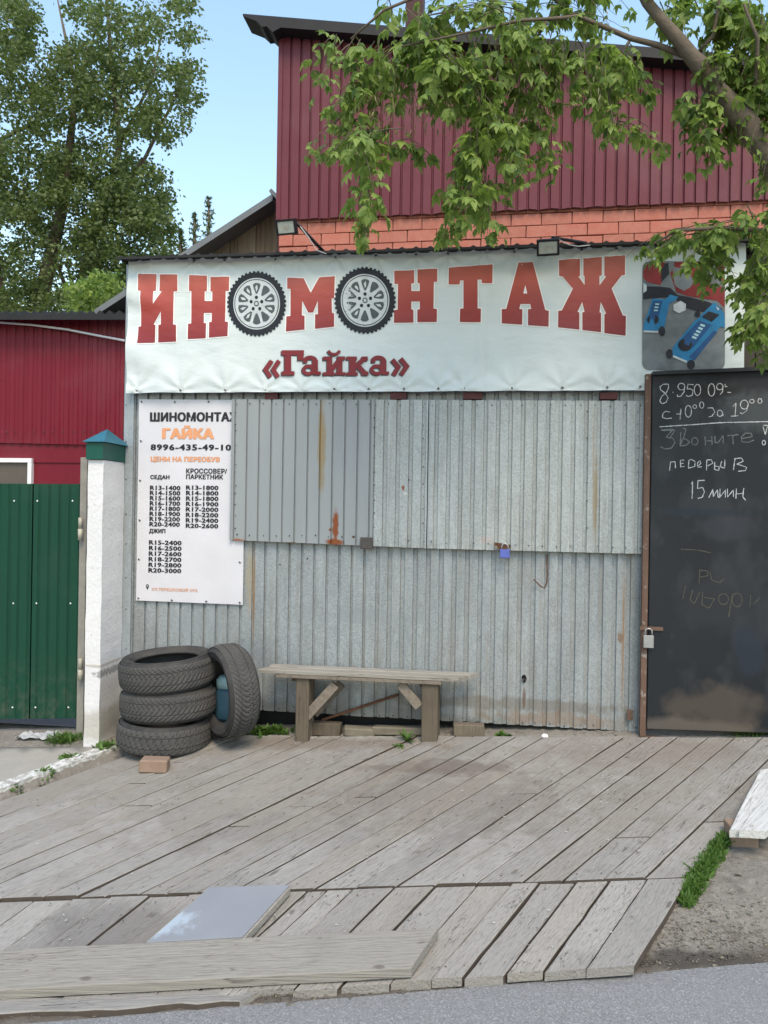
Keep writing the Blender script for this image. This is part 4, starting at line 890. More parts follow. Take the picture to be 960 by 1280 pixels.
# fence sheets above the door, right
fn = thing('dark_fence', (X(945, 400, 5.42), 5.42, 1.2), 'dark brown vertical sheets at the right edge above the door', 'fence')
x = X(933, 400, 5.42)-.05
while x < 2.6: MB().box((x, 5.42, .0), (x+.105, 5.45, PW(945, 312, 5.42).z+.02)).build('sheet', M['post_dark'], fn); x += .112
MB().box((X(933, 400, 5.42)-.06, 5.40, 1.9), (2.6, 5.418, 1.96)).build('rail', M['post_dark'], fn)
# ------------------------------------------------------------------ BUILDINGS BEHIND
HYb = 7.5
house = thing('brick_house', (X(650, 640, HYb), HYb, 0), 'tall building with burgundy ribbed cladding over orange bricks, behind the kiosk', 'building')
hx0, hx1 = X(348.5, 160, HYb), X(1130, 160, HYb)
cb = linz((347, 275), (940, 250), HYb); rt = linz((350, 40), (840, 76), HYb)
n = 7; pit = .0985
for i in range(n):
    a, b = hx0+(hx1-hx0)*i/n, hx0+(hx1-hx0)*(i+1)/n
    ribs(a-(.01 if i else 0), b, lambda x: cb(x)+.006*math.sin(x*31), lambda x: rt(x)+.05, HYb+.002*(i % 2), pit, .022, hx0+.115, .12, .07, lambda x, z: .006*noise.noise(Vector((x*4, z*2, 0)))+.004*noise.noise(Vector((x*11, z, 5)))).build('cladding_sheet', M['burgundy'], house)
MB().box((hx0-.012, HYb-.012, cb(hx0)), (hx0+.03, HYb+.05, rt(hx0)+.03)).build('corner_trim', M['burgundy'], house)
MB().box((hx0+.01, HYb+.06, -.3), (hx1, 12.5, cb(hx0)-.45)).build('lower_wall', M['mortar'], house)
MB().box((hx0+.012, HYb+.085, cb(hx1)-.75), (hx1, HYb+.2, cb(hx0)-.02)).build('mortar_bed', M['mortar'], house)
MB().box((hx0-.005, HYb+.06, cb(hx0)-.46), (hx0+.011, 12.5, rt(hx0))).build('side_wall', M['burgundy'], house)
bw, bh = .278, .112
bmh = []
for s in range(3):
    bm = bmesh.new(); bmesh.ops.create_cube(bm, size=1)
    for v in bm.verts: v.co = Vector((v.co.x*(bw-.006), v.co.y*.06, v.co.z*(bh-.006)))+Vector([random.uniform(-.002, .002) for _ in range(3)])
    bmesh.ops.bevel(bm, geom=bm.edges[:], offset=.004, segments=1, affect='EDGES')
    me = bpy.data.meshes.new('brick'); bm.to_mesh(me); bm.free(); me.materials.append(M['brick']); bmh.append(me)
slope_h = (cb(hx1)-cb(hx0))/(hx1-hx0)
for r in range(6):
    x = hx0+bw/2+(.0 if r % 2 else -bw/2+.0)+.008; k = 0
    while x < hx1:
        z = cb(hx0)+.035-r*bh+slope_h*(x-hx0)
        sc_ = None; xx = x
        if x-bw/2 < hx0: sc_ = (.5, 1, 1); xx = hx0+bw*.25+.005
        rr_ = random.random()
        inst_me(random.choice(bmh), 'brick', house, (xx, HYb+.075+random.uniform(-.003, .003), z+random.uniform(-.003, .003)), scale=sc_)
        x += bw
# mono-pitch roof
rz = lambda x: rt(x)+.06
ra = X(303, 20, HYb-.35)
mb = MB()
rY = HYb-.16; rtop = linz((303, 17), (840, 61), rY); rlx = X(303.5, 18, rY)
for yy in (rY, HYb+.12):
    for x, dz in ((rlx, -.02), (rlx, 0), (hx1, 0), (hx1, -.085), (hx0+.05, -.10), (hx0-.03, -.15), (hx0-.09, -.10), (hx0-.13, -.11), (hx0-.19, -.06)): mb.v.append((x, yy, rtop(x)+dz))
mb.f = [tuple(range(9)), tuple(range(17, 8, -1))]+[(i, i+9, (i+1) % 9+9, (i+1) % 9) for i in range(9)]; mb.m = [0]*11; mb.sm = [False]*11
mb.hexa([(hx0, HYb+.12, rtop(hx0)), (hx1, HYb+.12, rtop(hx1)), (hx1, 12.6, rtop(hx1)), (hx0, 12.6, rtop(hx0))], .08)
roof = mb.build('roof', M['roof_black'], house)
cx0, cx1 = X(508.5, 10, 8.3), X(530, 10, 8.3); MB().box((cx0, 8.2, rz(cx0)-.3), (cx1, 8.4, rz(cx0)+1.6)).build('chimney', M['chimney'], house)
# wooden gable shed
SY = 8.1
shed = thing('wooden_shed', (X(300, 640, SY), SY, 0), 'old brown board shed with a sloping dark roof, left of the burgundy building', 'shed')
sl_top = linz((340, 251), (122, 391), SY)
x = X(223, 310, SY); xe = X(342, 300, SY); k = 0
while x < xe+.05:
    w = random.uniform(.075, .11); yo = random.uniform(0, .012)
    o = MB().hexa([(x, SY+yo, sl_top(x)-.03), (x+w-.005, SY+yo, sl_top(x+w)-.03), (x+w-.005, SY+yo, 1.9), (x, SY+yo, 1.9)], .025, nrm=(0, -1, 0)).build('board', M['shed_wood'], shed); x += w
mb = MB(); A_, B_ = PW(341, 243, SY-.25), PW(118, 388, SY-.25)
mb.add([(A_.x, SY-.25, A_.z+.01), (B_.x, SY-.25, B_.z+.01), (B_.x, 11, B_.z+.01), (A_.x, 11, A_.z+.01), (A_.x, SY-.25, A_.z-.06), (B_.x, SY-.25, B_.z-.06), (B_.x, 11, B_.z-.06), (A_.x, 11, A_.z-.06)], [(0, 1, 2, 3), (7, 6, 5, 4), (0, 4, 5, 1), (1, 5, 6, 2), (2, 6, 7, 3), (3, 7, 4, 0)])
mb.build('roof', M['lamp_body'], shed)
q = [PW(*p, SY-.27) for p in ((341, 242), (347, 252))]; MB().bar(q[0], q[1]+Vector((.05, 0, -.02)), .2, .035).build('ridge_cap', M['lamp_body'], shed)
MB().box((xe-.0, SY-.02, 1.9), (xe+.05, SY+.05, sl_top(xe)-.02)).build('corner_board', M['shed_wood'], shed)
q = [PW(*p, 9.2) for p in ((118, 392), (157, 364))]; 
# crimson garage on the left
GY = 8.0
gar = thing('crimson_garage', (X(60, 600, GY), GY, -.2), 'crimson ribbed metal garage behind the green gate', 'garage')
gx0, gx1 = X(-260, 500, GY), X(190, 500, GY); gt = linz((0, 397), (157, 397), GY); gb = linz((0, 553.5), (157, 557), GY)
for i in range(6):
    a, b = gx0+(gx1-gx0)*i/6, gx0+(gx1-gx0)*(i+1)/6
    ribs(a, b+.01, gb, gt, GY+.002*(i % 2), .105, .012, gx0, .34, .12, lambda x, z: .004*noise.noise(Vector((x*4, z*2, 0)))).build('wall_sheet', M['crimson'], gar)
MB().box((gx0, GY+.03, -.5), (gx1, 11, gb(gx0)+.2)).build('lower_wall', M['crimson'], gar)
MB().box((gx0, GY+.016, gb(0)-.12), (gx1, GY+.029, gb(0)-.02)).build('band', M['crimson'], gar)
mb = MB(); n = 240
for i in range(n+1):
    x = gx0-.05+(gx1+.05-gx0)*i/n; w = .022*math.cos(2*math.pi*x/.105)
    for yy, dz in ((GY-.22, -.075), (GY-.22, .0+w), (11, .10+w)): mb.v.append((x, yy, gt(x)+dz))
for i in range(n):
    for j in range(2): a = i*3+j; mb.f.append((a, a+3, a+4, a+1)); mb.m.append(0); mb.sm.append(False)
mb.build('roof_sheet', M['roof_black'], gar)
wy = GY-.02
wf = thing('x', (0, 0, 0), None, None); bpy.data.objects.remove(wf)
f1, f2 = PW(-70, 572, wy), PW(38.5, 625, wy)
mb = MB(); mb.box((f1.x, wy, f1.z-.045), (f2.x, wy+.05, f1.z)); mb.box((f2.x-.045, wy+.001, f2.z-.1), (f2.x, wy+.049, f1.z-.046)); mb.box((f1.x, wy+.001, f2.z-.1), (f1.x+.045, wy+.049, f1.z-.046)); mb.box((f1.x+.046, wy+.001, f2.z-.1), (f2.x-.046, wy+.049, f2.z-.06))
win = mb.build('window_frame', M['white'], gar); win['kind'] = ''
del win['kind']
MB().box((f1.x+.04, wy+.03, f2.z-.08), (f2.x-.04, wy+.045, f1.z-.04)).build('pane', M['win_brown'], win)
cs = [PW(-60, 396, GY-.06), PW(-20, 402, GY-.06)]+[PW(x, y, GY-.06) for x, y in ((0, 403), (40, 406), (85, 412), (120, 419), (157, 426), (175, 429))]
tag(MB().tube(cs, .013, 7).build('cable', M['cable']), 'thin white cable sagging across the crimson garage wall', 'cable')
sp = [PW(x+random.uniform(-2, 2), y, GY) for y in (412, 540) for x in range(8, 156, 12)]
screws([(p.x, GY-.001, p.z) for p in sp], r=.008, name='screw_heads', mat='screw', parent=gar)

# ------------------------------------------------------------------ green gate, pillar
GT = 5.2
gate = thing('green_gate', (X(50, 900, GT), GT, -.2), 'green ribbed sheet gate at the left edge with grey hinged post', 'gate')
for (a, b) in ((-90, -26), (-27.5, 40), (38.5, 101)):
    xa, xb = X(a, 750, GT), X(b, 750, GT)
    ribs(xa, xb, linz((0, 899), (96, 898), GT), linz((0, 604.5), (103, 605), GT), GT, .0755, .009, X(13.5, 640, GT)-.01, .10, .10).build('gate_sheet', M['green'], gate)
mb = MB()
for y in (626, 754, 884):
    for x in (-30, 18-.04*(y-626)*.2, 47-.03*(y-626)*.3, 91-(y-626)*.02): p = PW(x, y, GT); mb.add([(p.x+.006*math.cos(a), GT-.004, p.z+.006*math.sin(a)) for a in [i*math.pi/4 for i in range(8)]], [tuple(range(8))])
o = mb.build('screw_heads', M['white'], gate); o['kind'] = 'stuff'
p0 = PW(103.5, 596, GT-.02); zg = groundz(p0.x, 5.18)-.03
MB().box((X(97.5, 760, GT-.02), GT-.02, zg), (X(106, 760, GT-.02), GT+.05, PW(103, 572, GT).z)).build('gate_post', M['grey_post'], gate, bevel=.003)
for y0, y1 in ((647, 675), (823, 851)):
    a, b = PW(100.5, y0, GT-.05), PW(100.5, y1, GT-.05); 
    MB().tube([a, a.lerp(b, .48)], .014, 10).tube([a.lerp(b, .5), b], .017, 10).build('hinge', M['hinge_pale'], gate)
for yy in (640, 870):
    a, b = PW(-90, yy, GT+.03), PW(97, yy, GT+.03); MB().bar(a, b, .03, .04).build('rail', M['grey_post'], gate)
PYy = 4.965
pil = thing('gate_pillar', (X(128, 925, PYy), PYy, -.25), 'whitewashed pillar with a blue pyramid cap between gate and kiosk', 'pillar')
xa, xb = X(107.5, 750, PYy)+.0, X(126.5, 750, PYy)
zt_ = PW(130, 575, PYy).z
mb = MB(); nz = 26
for j in range(nz+1):
    z = -.34+(zt_+.34)*j/nz
    for (x, y) in ((xa, PYy), (xb, PYy), (xb, PYy+.30), (xa, PYy+.30)):
        e = .004*noise.noise(Vector((x*7, y*7, z*7))); mb.v.append((x+e, y+e, z))
mb.f = [(j*4+k, j*4+(k+1) % 4, (j+1)*4+(k+1) % 4, (j+1)*4+k) for j in range(nz) for k in range(4)]; mb.m = [0]*len(mb.f); mb.sm = [False]*len(mb.f)
mb.add([(xa, PYy, zt_), (xb, PYy, zt_), (xb, PYy+.30, zt_), (xa, PYy+.30, zt_)], [(0, 1, 2, 3)]); mb.build('shaft', M['pillar'], pil)
za, zb_ = PW(130, 574, PYy-.02).z, PW(130, 553, PYy-.02).z
MB().box((xa-.006, PYy-.02, za), (xb+.006, PYy+.32, zb_)).build('cap_band', M['cap_green'], pil)
c0 = Vector(((xa+xb)/2, PYy+.15, PW(132, 536.5, PYy+.15).z)); s = .025
b4 = [(xa-s, PYy-.04, zb_+.003), (xb+s, PYy-.04, zb_+.003), (xb+s, PYy+.34, zb_+.003), (xa-s, PYy+.34, zb_+.003)]
MB().add(b4+[tuple(c0)], [(0, 1, 4), (1, 2, 4), (2, 3, 4), (3, 0, 4), (3, 2, 1, 0)]).build('cap', M['cap_blue'], pil)

# ------------------------------------------------------------------ floodlights
def flood(c, root, elbow, tilt, yaw_, label):
    C3 = PW(*c, 4.98); R3 = PW(*root, 5.14); E3_ = PW(*elbow, 5.0); t = thing('floodlight', R3, label, 'floodlight')
    MB().tube([R3, E3_], .011, 8).build('arm', M['black'], t)
    MB().tube([E3_, C3+Vector((.05, .03, .055)), C3+Vector((-.0, .03, .05))], .010, 6).build('bracket', M['black'], t)
    Rm = Matrix.Rotation(yaw_, 4, 'Z') @ Matrix.Rotation(tilt, 4, 'X')
    def tr(mb): mb.v = [tuple(C3+(Rm @ Vector(p))) for p in mb.v]; return mb
    w, h = .068, .048
    m1 = MB().box((-w, 0, -h), (w, .028, h)); m1.box((-w*.7, .028, -h*.7), (w*.7, .045, h*.7))
    for k in range(7): m1.box((-w*.8+k*w*.26, .045, -h*.75), (-w*.8+k*w*.26+.006, .056, h*.75))
    for a, b in (((-w, -.008, -h), (w, -.0005, -h+.012)), ((-w, -.008, h-.012), (w, -.0005, h)), ((-w, -.0079, -h+.0125), (-w+.012, -.0005, h-.0125)), ((w-.012, -.0079, -h+.0125), (w, -.0005, h-.0125))): m1.box(a, b)
    hs = tr(m1).build('housing', M['lamp_body'] if False else M['black'], t)
    tr(MB().box((-w+.013, -.003, -h+.013), (w-.013, -.0006, h-.013))).build('glass', M['lamp_glass'], t)
    tr(MB().box((-.018, -.0045, -.012), (.018, -.0032, .012))).build('led_plate', M['hinge_pale'], t)
    q = [E3_+Vector((0, 0, .01)), E3_.lerp(R3, .4)+Vector((.02, -.01, -.035)), E3_.lerp(R3, .8)+Vector((-.01, -.01, -.03)), R3+Vector((.02, -.02, -.02))]
    MB().tube(q, .003, 5).build('wire', M['cable'], t)
    return t
flood((357.5, 284), (405, 315), (369, 277), math.radians(22), math.radians(-8), 'small black floodlight on an arm above the first wheel of the banner')
flood((685, 309.5), (733, 304), (690, 297), math.radians(28), math.radians(-6), 'small black floodlight on an arm above the right half of the banner')

# ------------------------------------------------------------------ tyres
def tyre(c, axis, R, wd, label, group=None, spin=0, pat=3):
    c = Vector(c); axis = Vector(axis).normalized(); ux = axis.cross(Vector((.1, .3, 1))).normalized() if abs(axis.z) < .9 else Vector((math.cos(spin), math.sin(spin), 0)); ux = (ux-axis*ux.dot(axis)).normalized(); uy = axis.cross(ux)
    t = thing('tyre', c, label, 'tyre', group); n = 168; h = wd/2; ri = R*.66
    def ring(prof, mod=None, closed=False):
        mb = MB(); m = len(prof)
        for i in range(n):
            a = 2*math.pi*i/n
            for k, (s, r) in enumerate(prof):
                rr_ = r+(mod(i, k) if mod else 0)+.0015*math.sin(a*3+s*9); mb.v.append(tuple(c+axis*s+(ux*math.cos(a)+uy*math.sin(a))*rr_))
        for i in range(n):
            for k in range(m-1 if not closed else m): mb.f.append((i*m+k, i*m+(k+1) % m, ((i+1) % n)*m+(k+1) % m, ((i+1) % n)*m+k)); mb.m.append(0); mb.sm.append(mod is None)
        return mb
    ss = [-.80, -.72, -.60, -.50, -.42, -.40, -.35, -.33, -.18, -.06, -.05, 0, .05, .06, .18, .33, .35, .40, .42, .50, .60, .72, .80]
    prof = [(s*h, R-.012*abs(s)**4*2.2-(.0)) for s in ss]
    def mod(i, k):
        s = ss[k]; 
        if abs(abs(s)-.375) < .03: return -.008
        if abs(s) > .78: return -.003
        sh = int(abs(s)*9) if pat == 3 else int((s+1)*5)
        return -.0065 if (i+sh) % pat == 0 else 0
    ring(prof, mod).build('tread', M['tread'], t)
    side = lambda sg: [(sg*.78*h, R-.018), (sg*.93*h, R-.026), (sg*.965*h, R-.032), (sg*1.0*h, R*.90), (sg*1.01*h, R*.845), (sg*.985*h, R*.84), (sg*.97*h, R*.79), (sg*.92*h, R*.74), (sg*.86*h, R*.73), (sg*.80*h, R*.685), (sg*.72*h, ri), (sg*.62*h, ri), (sg*.60*h, ri+.015), (sg*.70*h, R*.76), (sg*.74*h, R*.85), (sg*.66*h, R-.045), (0, R-.035)]
    for sg in (-1, 1): ring(side(sg)).build('sidewall', M['rubber'], t)
    return t
TX = lambda x, y, Y: PW(x, y, Y)
tb = PD1(209, 940); Rt = .318; Yc = 4.965
cc = PW(206, 920, Yc); z0 = zp(P1, cc.x, Yc)
h3 = .185
tyre((cc.x, Yc, z0+h3/2+.006), (.03, -.02, 1), .303, h3, 'worn tyre at the bottom of the stack of three, left', 'stacked tyres', 0, 4)
cx2 = PW(210, 886, Yc).x; tyre((cx2, Yc+.01, z0+h3*1.5+.018), (-.03, .01, 1), .306, h3, 'worn tyre in the middle of the stack of three', 'stacked tyres', 1, 3)
cx3 = PW(209, 842, Yc).x; tyre((cx3, Yc+.0, z0+h3*2.5+.034), (-.06, -.045, 1), .306, h3+.012, 'tilted top tyre of the stack of three', 'stacked tyres', 2, 3)
lc_ = PW(284, 863, 4.98); tyre((lc_.x+.01, 4.98, lc_.z+.0), (.74, .66, .05), .300, .20, 'single tyre leaning on edge against the kiosk beside the stack', None, 0, 3)
# canister behind the stack
cp = PW(284, 868, 5.12); t = thing('canister', (cp.x, 5.14, cp.z-.15), 'blue plastic canister with pale top, seen through the leaning tyre', 'canister')
def loft(rings, n=20):
    mb = MB(); m = len(rings)
    for (cx_, cy_, cz_, rx_, ry_) in rings:
        for k in range(n):
            a = 2*math.pi*k/n; ca, sa = math.cos(a), math.sin(a); e = .6
            mb.v.append((cx_+rx_*math.copysign(abs(ca)**e, ca), cy_+ry_*math.copysign(abs(sa)**e, sa), cz_))
    for j in range(m-1):
        for k in range(n): mb.f.append((j*n+k, j*n+(k+1) % n, (j+1)*n+(k+1) % n, (j+1)*n+k)); mb.m.append(0); mb.sm.append(True)
    mb.f += [tuple(range(n-1, -1, -1)), tuple((m-1)*n+k for k in range(n))]; mb.m += [0, 0]; mb.sm += [False, False]; return mb
zz = cp.z-.17
loft([(cp.x, 5.14, zz, .075, .06), (cp.x, 5.14, zz+.02, .085, .07), (cp.x, 5.14, zz+.18, .085, .07), (cp.x, 5.14, zz+.21, .07, .06)]).build('body', M['canister'], t)
loft([(cp.x, 5.14, zz+.212, .075, .06), (cp.x, 5.14, zz+.27, .075, .06), (cp.x, 5.14, zz+.29, .06, .045)]).build('cap', M['canister_top'], t)

# ------------------------------------------------------------------ bricks, blocks, bench
def lump(name, cx, cy, Y, w, d, h, rot, mat, label, cat, jit=.004, bev=.006):
    p = PW(cx, cy, Y); z = deckz(p.x, Y) if Y < 5.12 else groundz(p.x, Y); mb = MB().box((-w/2, -d/2, 0), (w/2, d/2, h), jit=jit)
    Rm = Matrix.Rotation(rot, 4, 'Z'); mb.v = [tuple(Vector((p.x, Y, z))+Rm @ Vector(q)) for q in mb.v]
    o = mb.build(name, M[mat], origin=Vector((p.x, Y, z)), bevel=bev); return tag(o, label, cat)
tf = PD1(196, 949)
lump('brick', 194, 940, 4.58, .165, .10, .072, .15, 'old_brick', 'pinkish brick lying on the deck in front of the tyre stack', 'brick')
BYb = 5.20
lump('timber_block', 406, 912, BYb, .22, .08, .085, -.02, 'bench_post', 'long weathered block on the ground left under the bench', 'block')
lump('flat_stone', 449, 912, BYb-.01, .19, .08, .06, .1, 'stone', 'flat dusty stone on the ground under the middle of the bench', 'stone', .014)
lump('flat_stone', 500, 912, 5.22, .34, .10, .045, .0, 'stone', 'low dusty slab in the dark gap behind the right bench leg', 'stone', .012)
lump('short_log', 586, 912, BYb, .20, .09, .08, .03, 'bench_post', 'short weathered timber block right of the bench', 'block', .005)
SYf, SYb = 5.03, 5.215
st = PW(450, 842, SYf).z
xL, xR = X(323, 841, SYf), X(573, 843, SYf)
xLb, xRb = X(342, 835, SYb), X(598, 833, SYb)
bench = thing('wooden_bench', ((xL+xR)/2, 4.95, zp(P1, (xL+xR)/2, 4.95)), 'rough grey wooden bench standing against the kiosk wall', 'bench')
ym = (SYf+SYb)/2
for (ya, yb, l0, r0, l1, r1, dz) in ((SYf, ym-.003, xL, xR, (xL+xLb)/2, (xR+xRb)/2, 0), (ym+.003, SYb, (xL+xLb)/2+.02, (xR+xRb)/2+.01, xLb, xRb, .003)):
    plank((l0, ya, st+dz), (r0, ya, st+dz), (l1, yb, st+dz), (r1, yb, st+dz), bench, th=.024, name='seat_board', mat='board', seg=10)
a1, a2 = X(346, 847, SYf+.03), X(552, 847, SYf+.03)
MB().box((a1, SYf+.002, PW(450, 850.5, SYf+.03).z), (a2, SYf+.020, st-.026)).build('apron', M['bench'], bench, bevel=.002)
MB().box((a1, SYb-.003, PW(450, 850.5, SYf+.03).z), (a2, SYb+.015, st-.026)).build('apron', M['bench'], bench, bevel=.002)
lg = [(X(360, 890, SYf+.022), X(376, 890, SYf+.022)), (X(522, 890, SYf+.022), X(542, 890, SYf+.022))]
for a, b in lg:
    for (ya, yb) in ((SYf+.022, SYf+.075), (SYb-.055, SYb-.005)):
        mb = MB(); o_x = .0 if ya < 4.95 else (.05 if a < -1 else .025)
        mb.hexa([(a+o_x, ya, st-.027), (b+o_x, ya, st-.027), (b+o_x+.004, yb, st-.027), (a+o_x+.003, yb, st-.027)], st-.027-zp(P1, a, ya)+.006).build('leg', M['bench_post'], bench, bevel=.003)
    MB().box((a+.004, SYf+.078, st-.085), (b-.002, SYb-.058, st-.03)).build('cross_rail', M['bench_post'], bench)
def brace(p, q, Y): A, B = PW(*p, Y), PW(*q, Y); MB().bar(A, B, .032, .055, (0, 1, 0)).build('brace', M['bench'], bench, bevel=.002)
def brace(p, q, Y):
    A, B = PW(*p, Y), PW(*q, Y); d = (B-A).normalized(); n_ = Vector((-d.z, 0, d.x))*.03
    MB().hexa([A+n_, A-n_, B-n_, B+n_], .032, nrm=(0, -1, 0)).build('brace', M['bench'], bench, bevel=.002)
brace((419, 856), (378, 901), SYf+.035); brace((500, 855), (524, 884), SYf+.035)
brace((426, 855), (392, 893), SYb-.04)
tag(MB().bar(PW(402, 900, 5.25), PW(498, 868, 5.25), .016, .016).build('iron_bar', M['rusty']), 'thin dark bar leaning diagonally behind the bench', 'bar')

# white boards on a block at the right edge
WBZ = lambda x, y, h: on_plane(x, y, zp(P1, 1.2, 4)+h, .0, .06, 1.2, 4)
q = [WBZ(912, 1036, .085), WBZ(932, 1038, .085), WBZ(1005, 955, .085), WBZ(950, 962, .085)]
plank(q[0], q[3], q[1], q[2], None, th=.035, name='white_board', mat='white_board')
o = bpy.context.scene.objects['white_board']; tag(o, 'left one of two white painted boards at the right edge', 'board')
q = [WBZ(924, 1037, .10), WBZ(957, 1039, .10), WBZ(1075, 940, .10), WBZ(975, 965, .10)]
o = plank(q[0]+Vector((.0, -.0, 0)), q[3], q[1], q[2], None, th=.035, name='white_board', mat='white_board'); tag(o, 'right one of two white painted boards, overlapping the left', 'board')
p = WBZ(926, 1044, .02); zz = groundz(p.x, p.y)
mb = MB().box((p.x-.045, p.y-.0, zz-.02), (p.x+.08, p.y+.11, WBZ(926, 1044, .0).z+.052), jit=.003); tag(mb.build('brick', M['old_brick'], origin=p, bevel=.004), 'brown brick propping up the white boards at the right edge', 'brick')
p = WBZ(985, 975, 0); tag(MB().box((p.x-.05, p.y, groundz(p.x, p.y)-.02), (p.x+.1, p.y+.12, p.z+.05)).build('brick', M['old_brick'], origin=p), 'brown brick under the far end of the white boards', 'brick')
# ------------------------------------------------------------------ PLANTS
def leafmesh(mbv, mbf, base, d, up, L, w, fold=.25, droop=.25):
    """pointed leaf from base along d; up is roughly its upper side"""
    d = d.normalized(); s = d.cross(up); s = s.normalized() if s.length > 1e-4 else Vector((1, 0, 0)); u = s.cross(d)
    n = len(mbv)
    for t, ww in ((0, 0), (.32, 1), (.62, .72), (1, 0)):
        c = base+d*L*t-u*droop*L*t*t
        if ww == 0: mbv.append(tuple(c))
        else: mbv += [tuple(c+s*w*ww+u*fold*w*ww), tuple(c), tuple(c-s*w*ww+u*fold*w*ww)]
    mbf += [(n, n+1, n+2), (n, n+2, n+3), (n+1, n+4, n+5, n+2), (n+2, n+5, n+6, n+3), (n+4, n+7, n+5), (n+5, n+7, n+6)]
def rv3(s=1): return Vector((random.gauss(0, s), random.gauss(0, s), random.gauss(0, s)))
def mkobj(name, v, f, mat, parent=None, origin=None, kind=None):
    mb = MB(); mb.v = v; mb.f = f; mb.m = [0]*len(f); mb.sm = [True]*len(f); o = mb.build(name, mat, parent, origin)
    if kind: o['kind'] = kind
    return o
# compound leaf prototypes (5 leaflets on a drooping stalk), origin at the stalk's foot, hanging along -z and +x
protos = []
for k in range(6):
    v, f = [], []; L0 = random.uniform(.05, .075); nl = random.choice((3, 5, 5))
    tip = Vector((L0*.75, 0, -L0*.5))
    leafmesh(v, f, tip, Vector((.55, random.uniform(-.2, .2), -.8)), Vector((.8, 0, .5)), random.uniform(.055, .07), .016)
    for j in range((nl-1)//2):
        bp = tip*(1-.38*j)
        for sg in (-1, 1): leafmesh(v, f, bp, Vector((.35, sg*.75, -.55+random.uniform(-.2, .2))), Vector((.5, 0, .8)), random.uniform(.042, .058), .0135)
    n = len(v); v += [(0, .0012, 0), (0, -.0012, 0), tuple(tip+Vector((0, -.001, 0))), tuple(tip+Vector((0, .001, 0)))]; f.append((n, n+1, n+2, n+3))
    me = bpy.data.meshes.new('leaf'); me.from_pydata(v, [], f); me.materials.append(M['leaf_near']); me.polygons.foreach_set('use_smooth', [True]*len(f)); me.update(); protos.append((me, [Vector(p) for p in v], f))
mt = thing('maple_tree', (2.75, 4.35, -.1), 'leafy maple leaning in from the right, its boughs hanging over the banner', 'tree')
TYD = 4.35
tr = [Vector((2.75, 4.35, -.2)), Vector((2.62, 4.35, .8)), Vector((2.42, 4.35, 1.9)), PW(1010, 262, TYD), PW(960, 196, TYD), PW(925, 150, TYD), PW(900, 116, TYD-.02), PW(882, 88, TYD-.05), PW(868, 72, TYD-.06), PW(848, 50, TYD-.08), PW(828, 28, TYD-.1), PW(808, 2, TYD-.1), PW(790, -40, TYD-.1), PW(760, -120, TYD-.05)]
tr = [p+rv3(.006) for p in tr]
MB().tube(tr, [.12, .10, .088, .076, .064, .058, .055, .050, .040, .034, .030, .027, .022, .016], 12).build('trunk', M['bark'], mt)
boughs = [([(872, 76), (850, 66), (820, 56), (790, 46), (760, 36), (722, 24), (690, 17), (650, 28), (610, 40), (560, 48), (500, 60)], .018, .004, -.25),
          ([(720, 24), (690, -5), (640, -30), (560, -20), (480, 15), (440, 50)], .016, .005, -.1), ([(962, 200), (985, 140), (1010, 60), (990, 0)], .04, .015, -.3),
          ([(925, 152), (945, 100), (950, 50), (930, 0)], .015, .006, -.25), ([(1010, 262), (985, 275), (950, 290), (900, 285), (850, 288), (815, 300)], .02, .005, .1), ([(868, 72), (890, 40), (900, 0), (895, -40)], .014, .005, -.15),
          ([(790, 46), (770, 80), (760, 120), (770, 160)], .009, .003, -.2), ([(1010, 262), (990, 330), (960, 370)], .014, .004, .1), ([(690, 17), (665, 60), (650, 110), (640, 160)], .009, .003, -.1)]
for pts, r0, r1, yo in boughs:
    P = [PW(x, y, TYD+yo*(i/(len(pts)-1))) for i, (x, y) in enumerate(pts)]; n_ = len(P)
    for i in range(1, n_): P[i] = P[i]+rv3(.008)
    MB().tube(P, [r0+(r1-r0)*i/(n_-1) for i in range(n_)], 8).build('branch', M['bark'], mt)
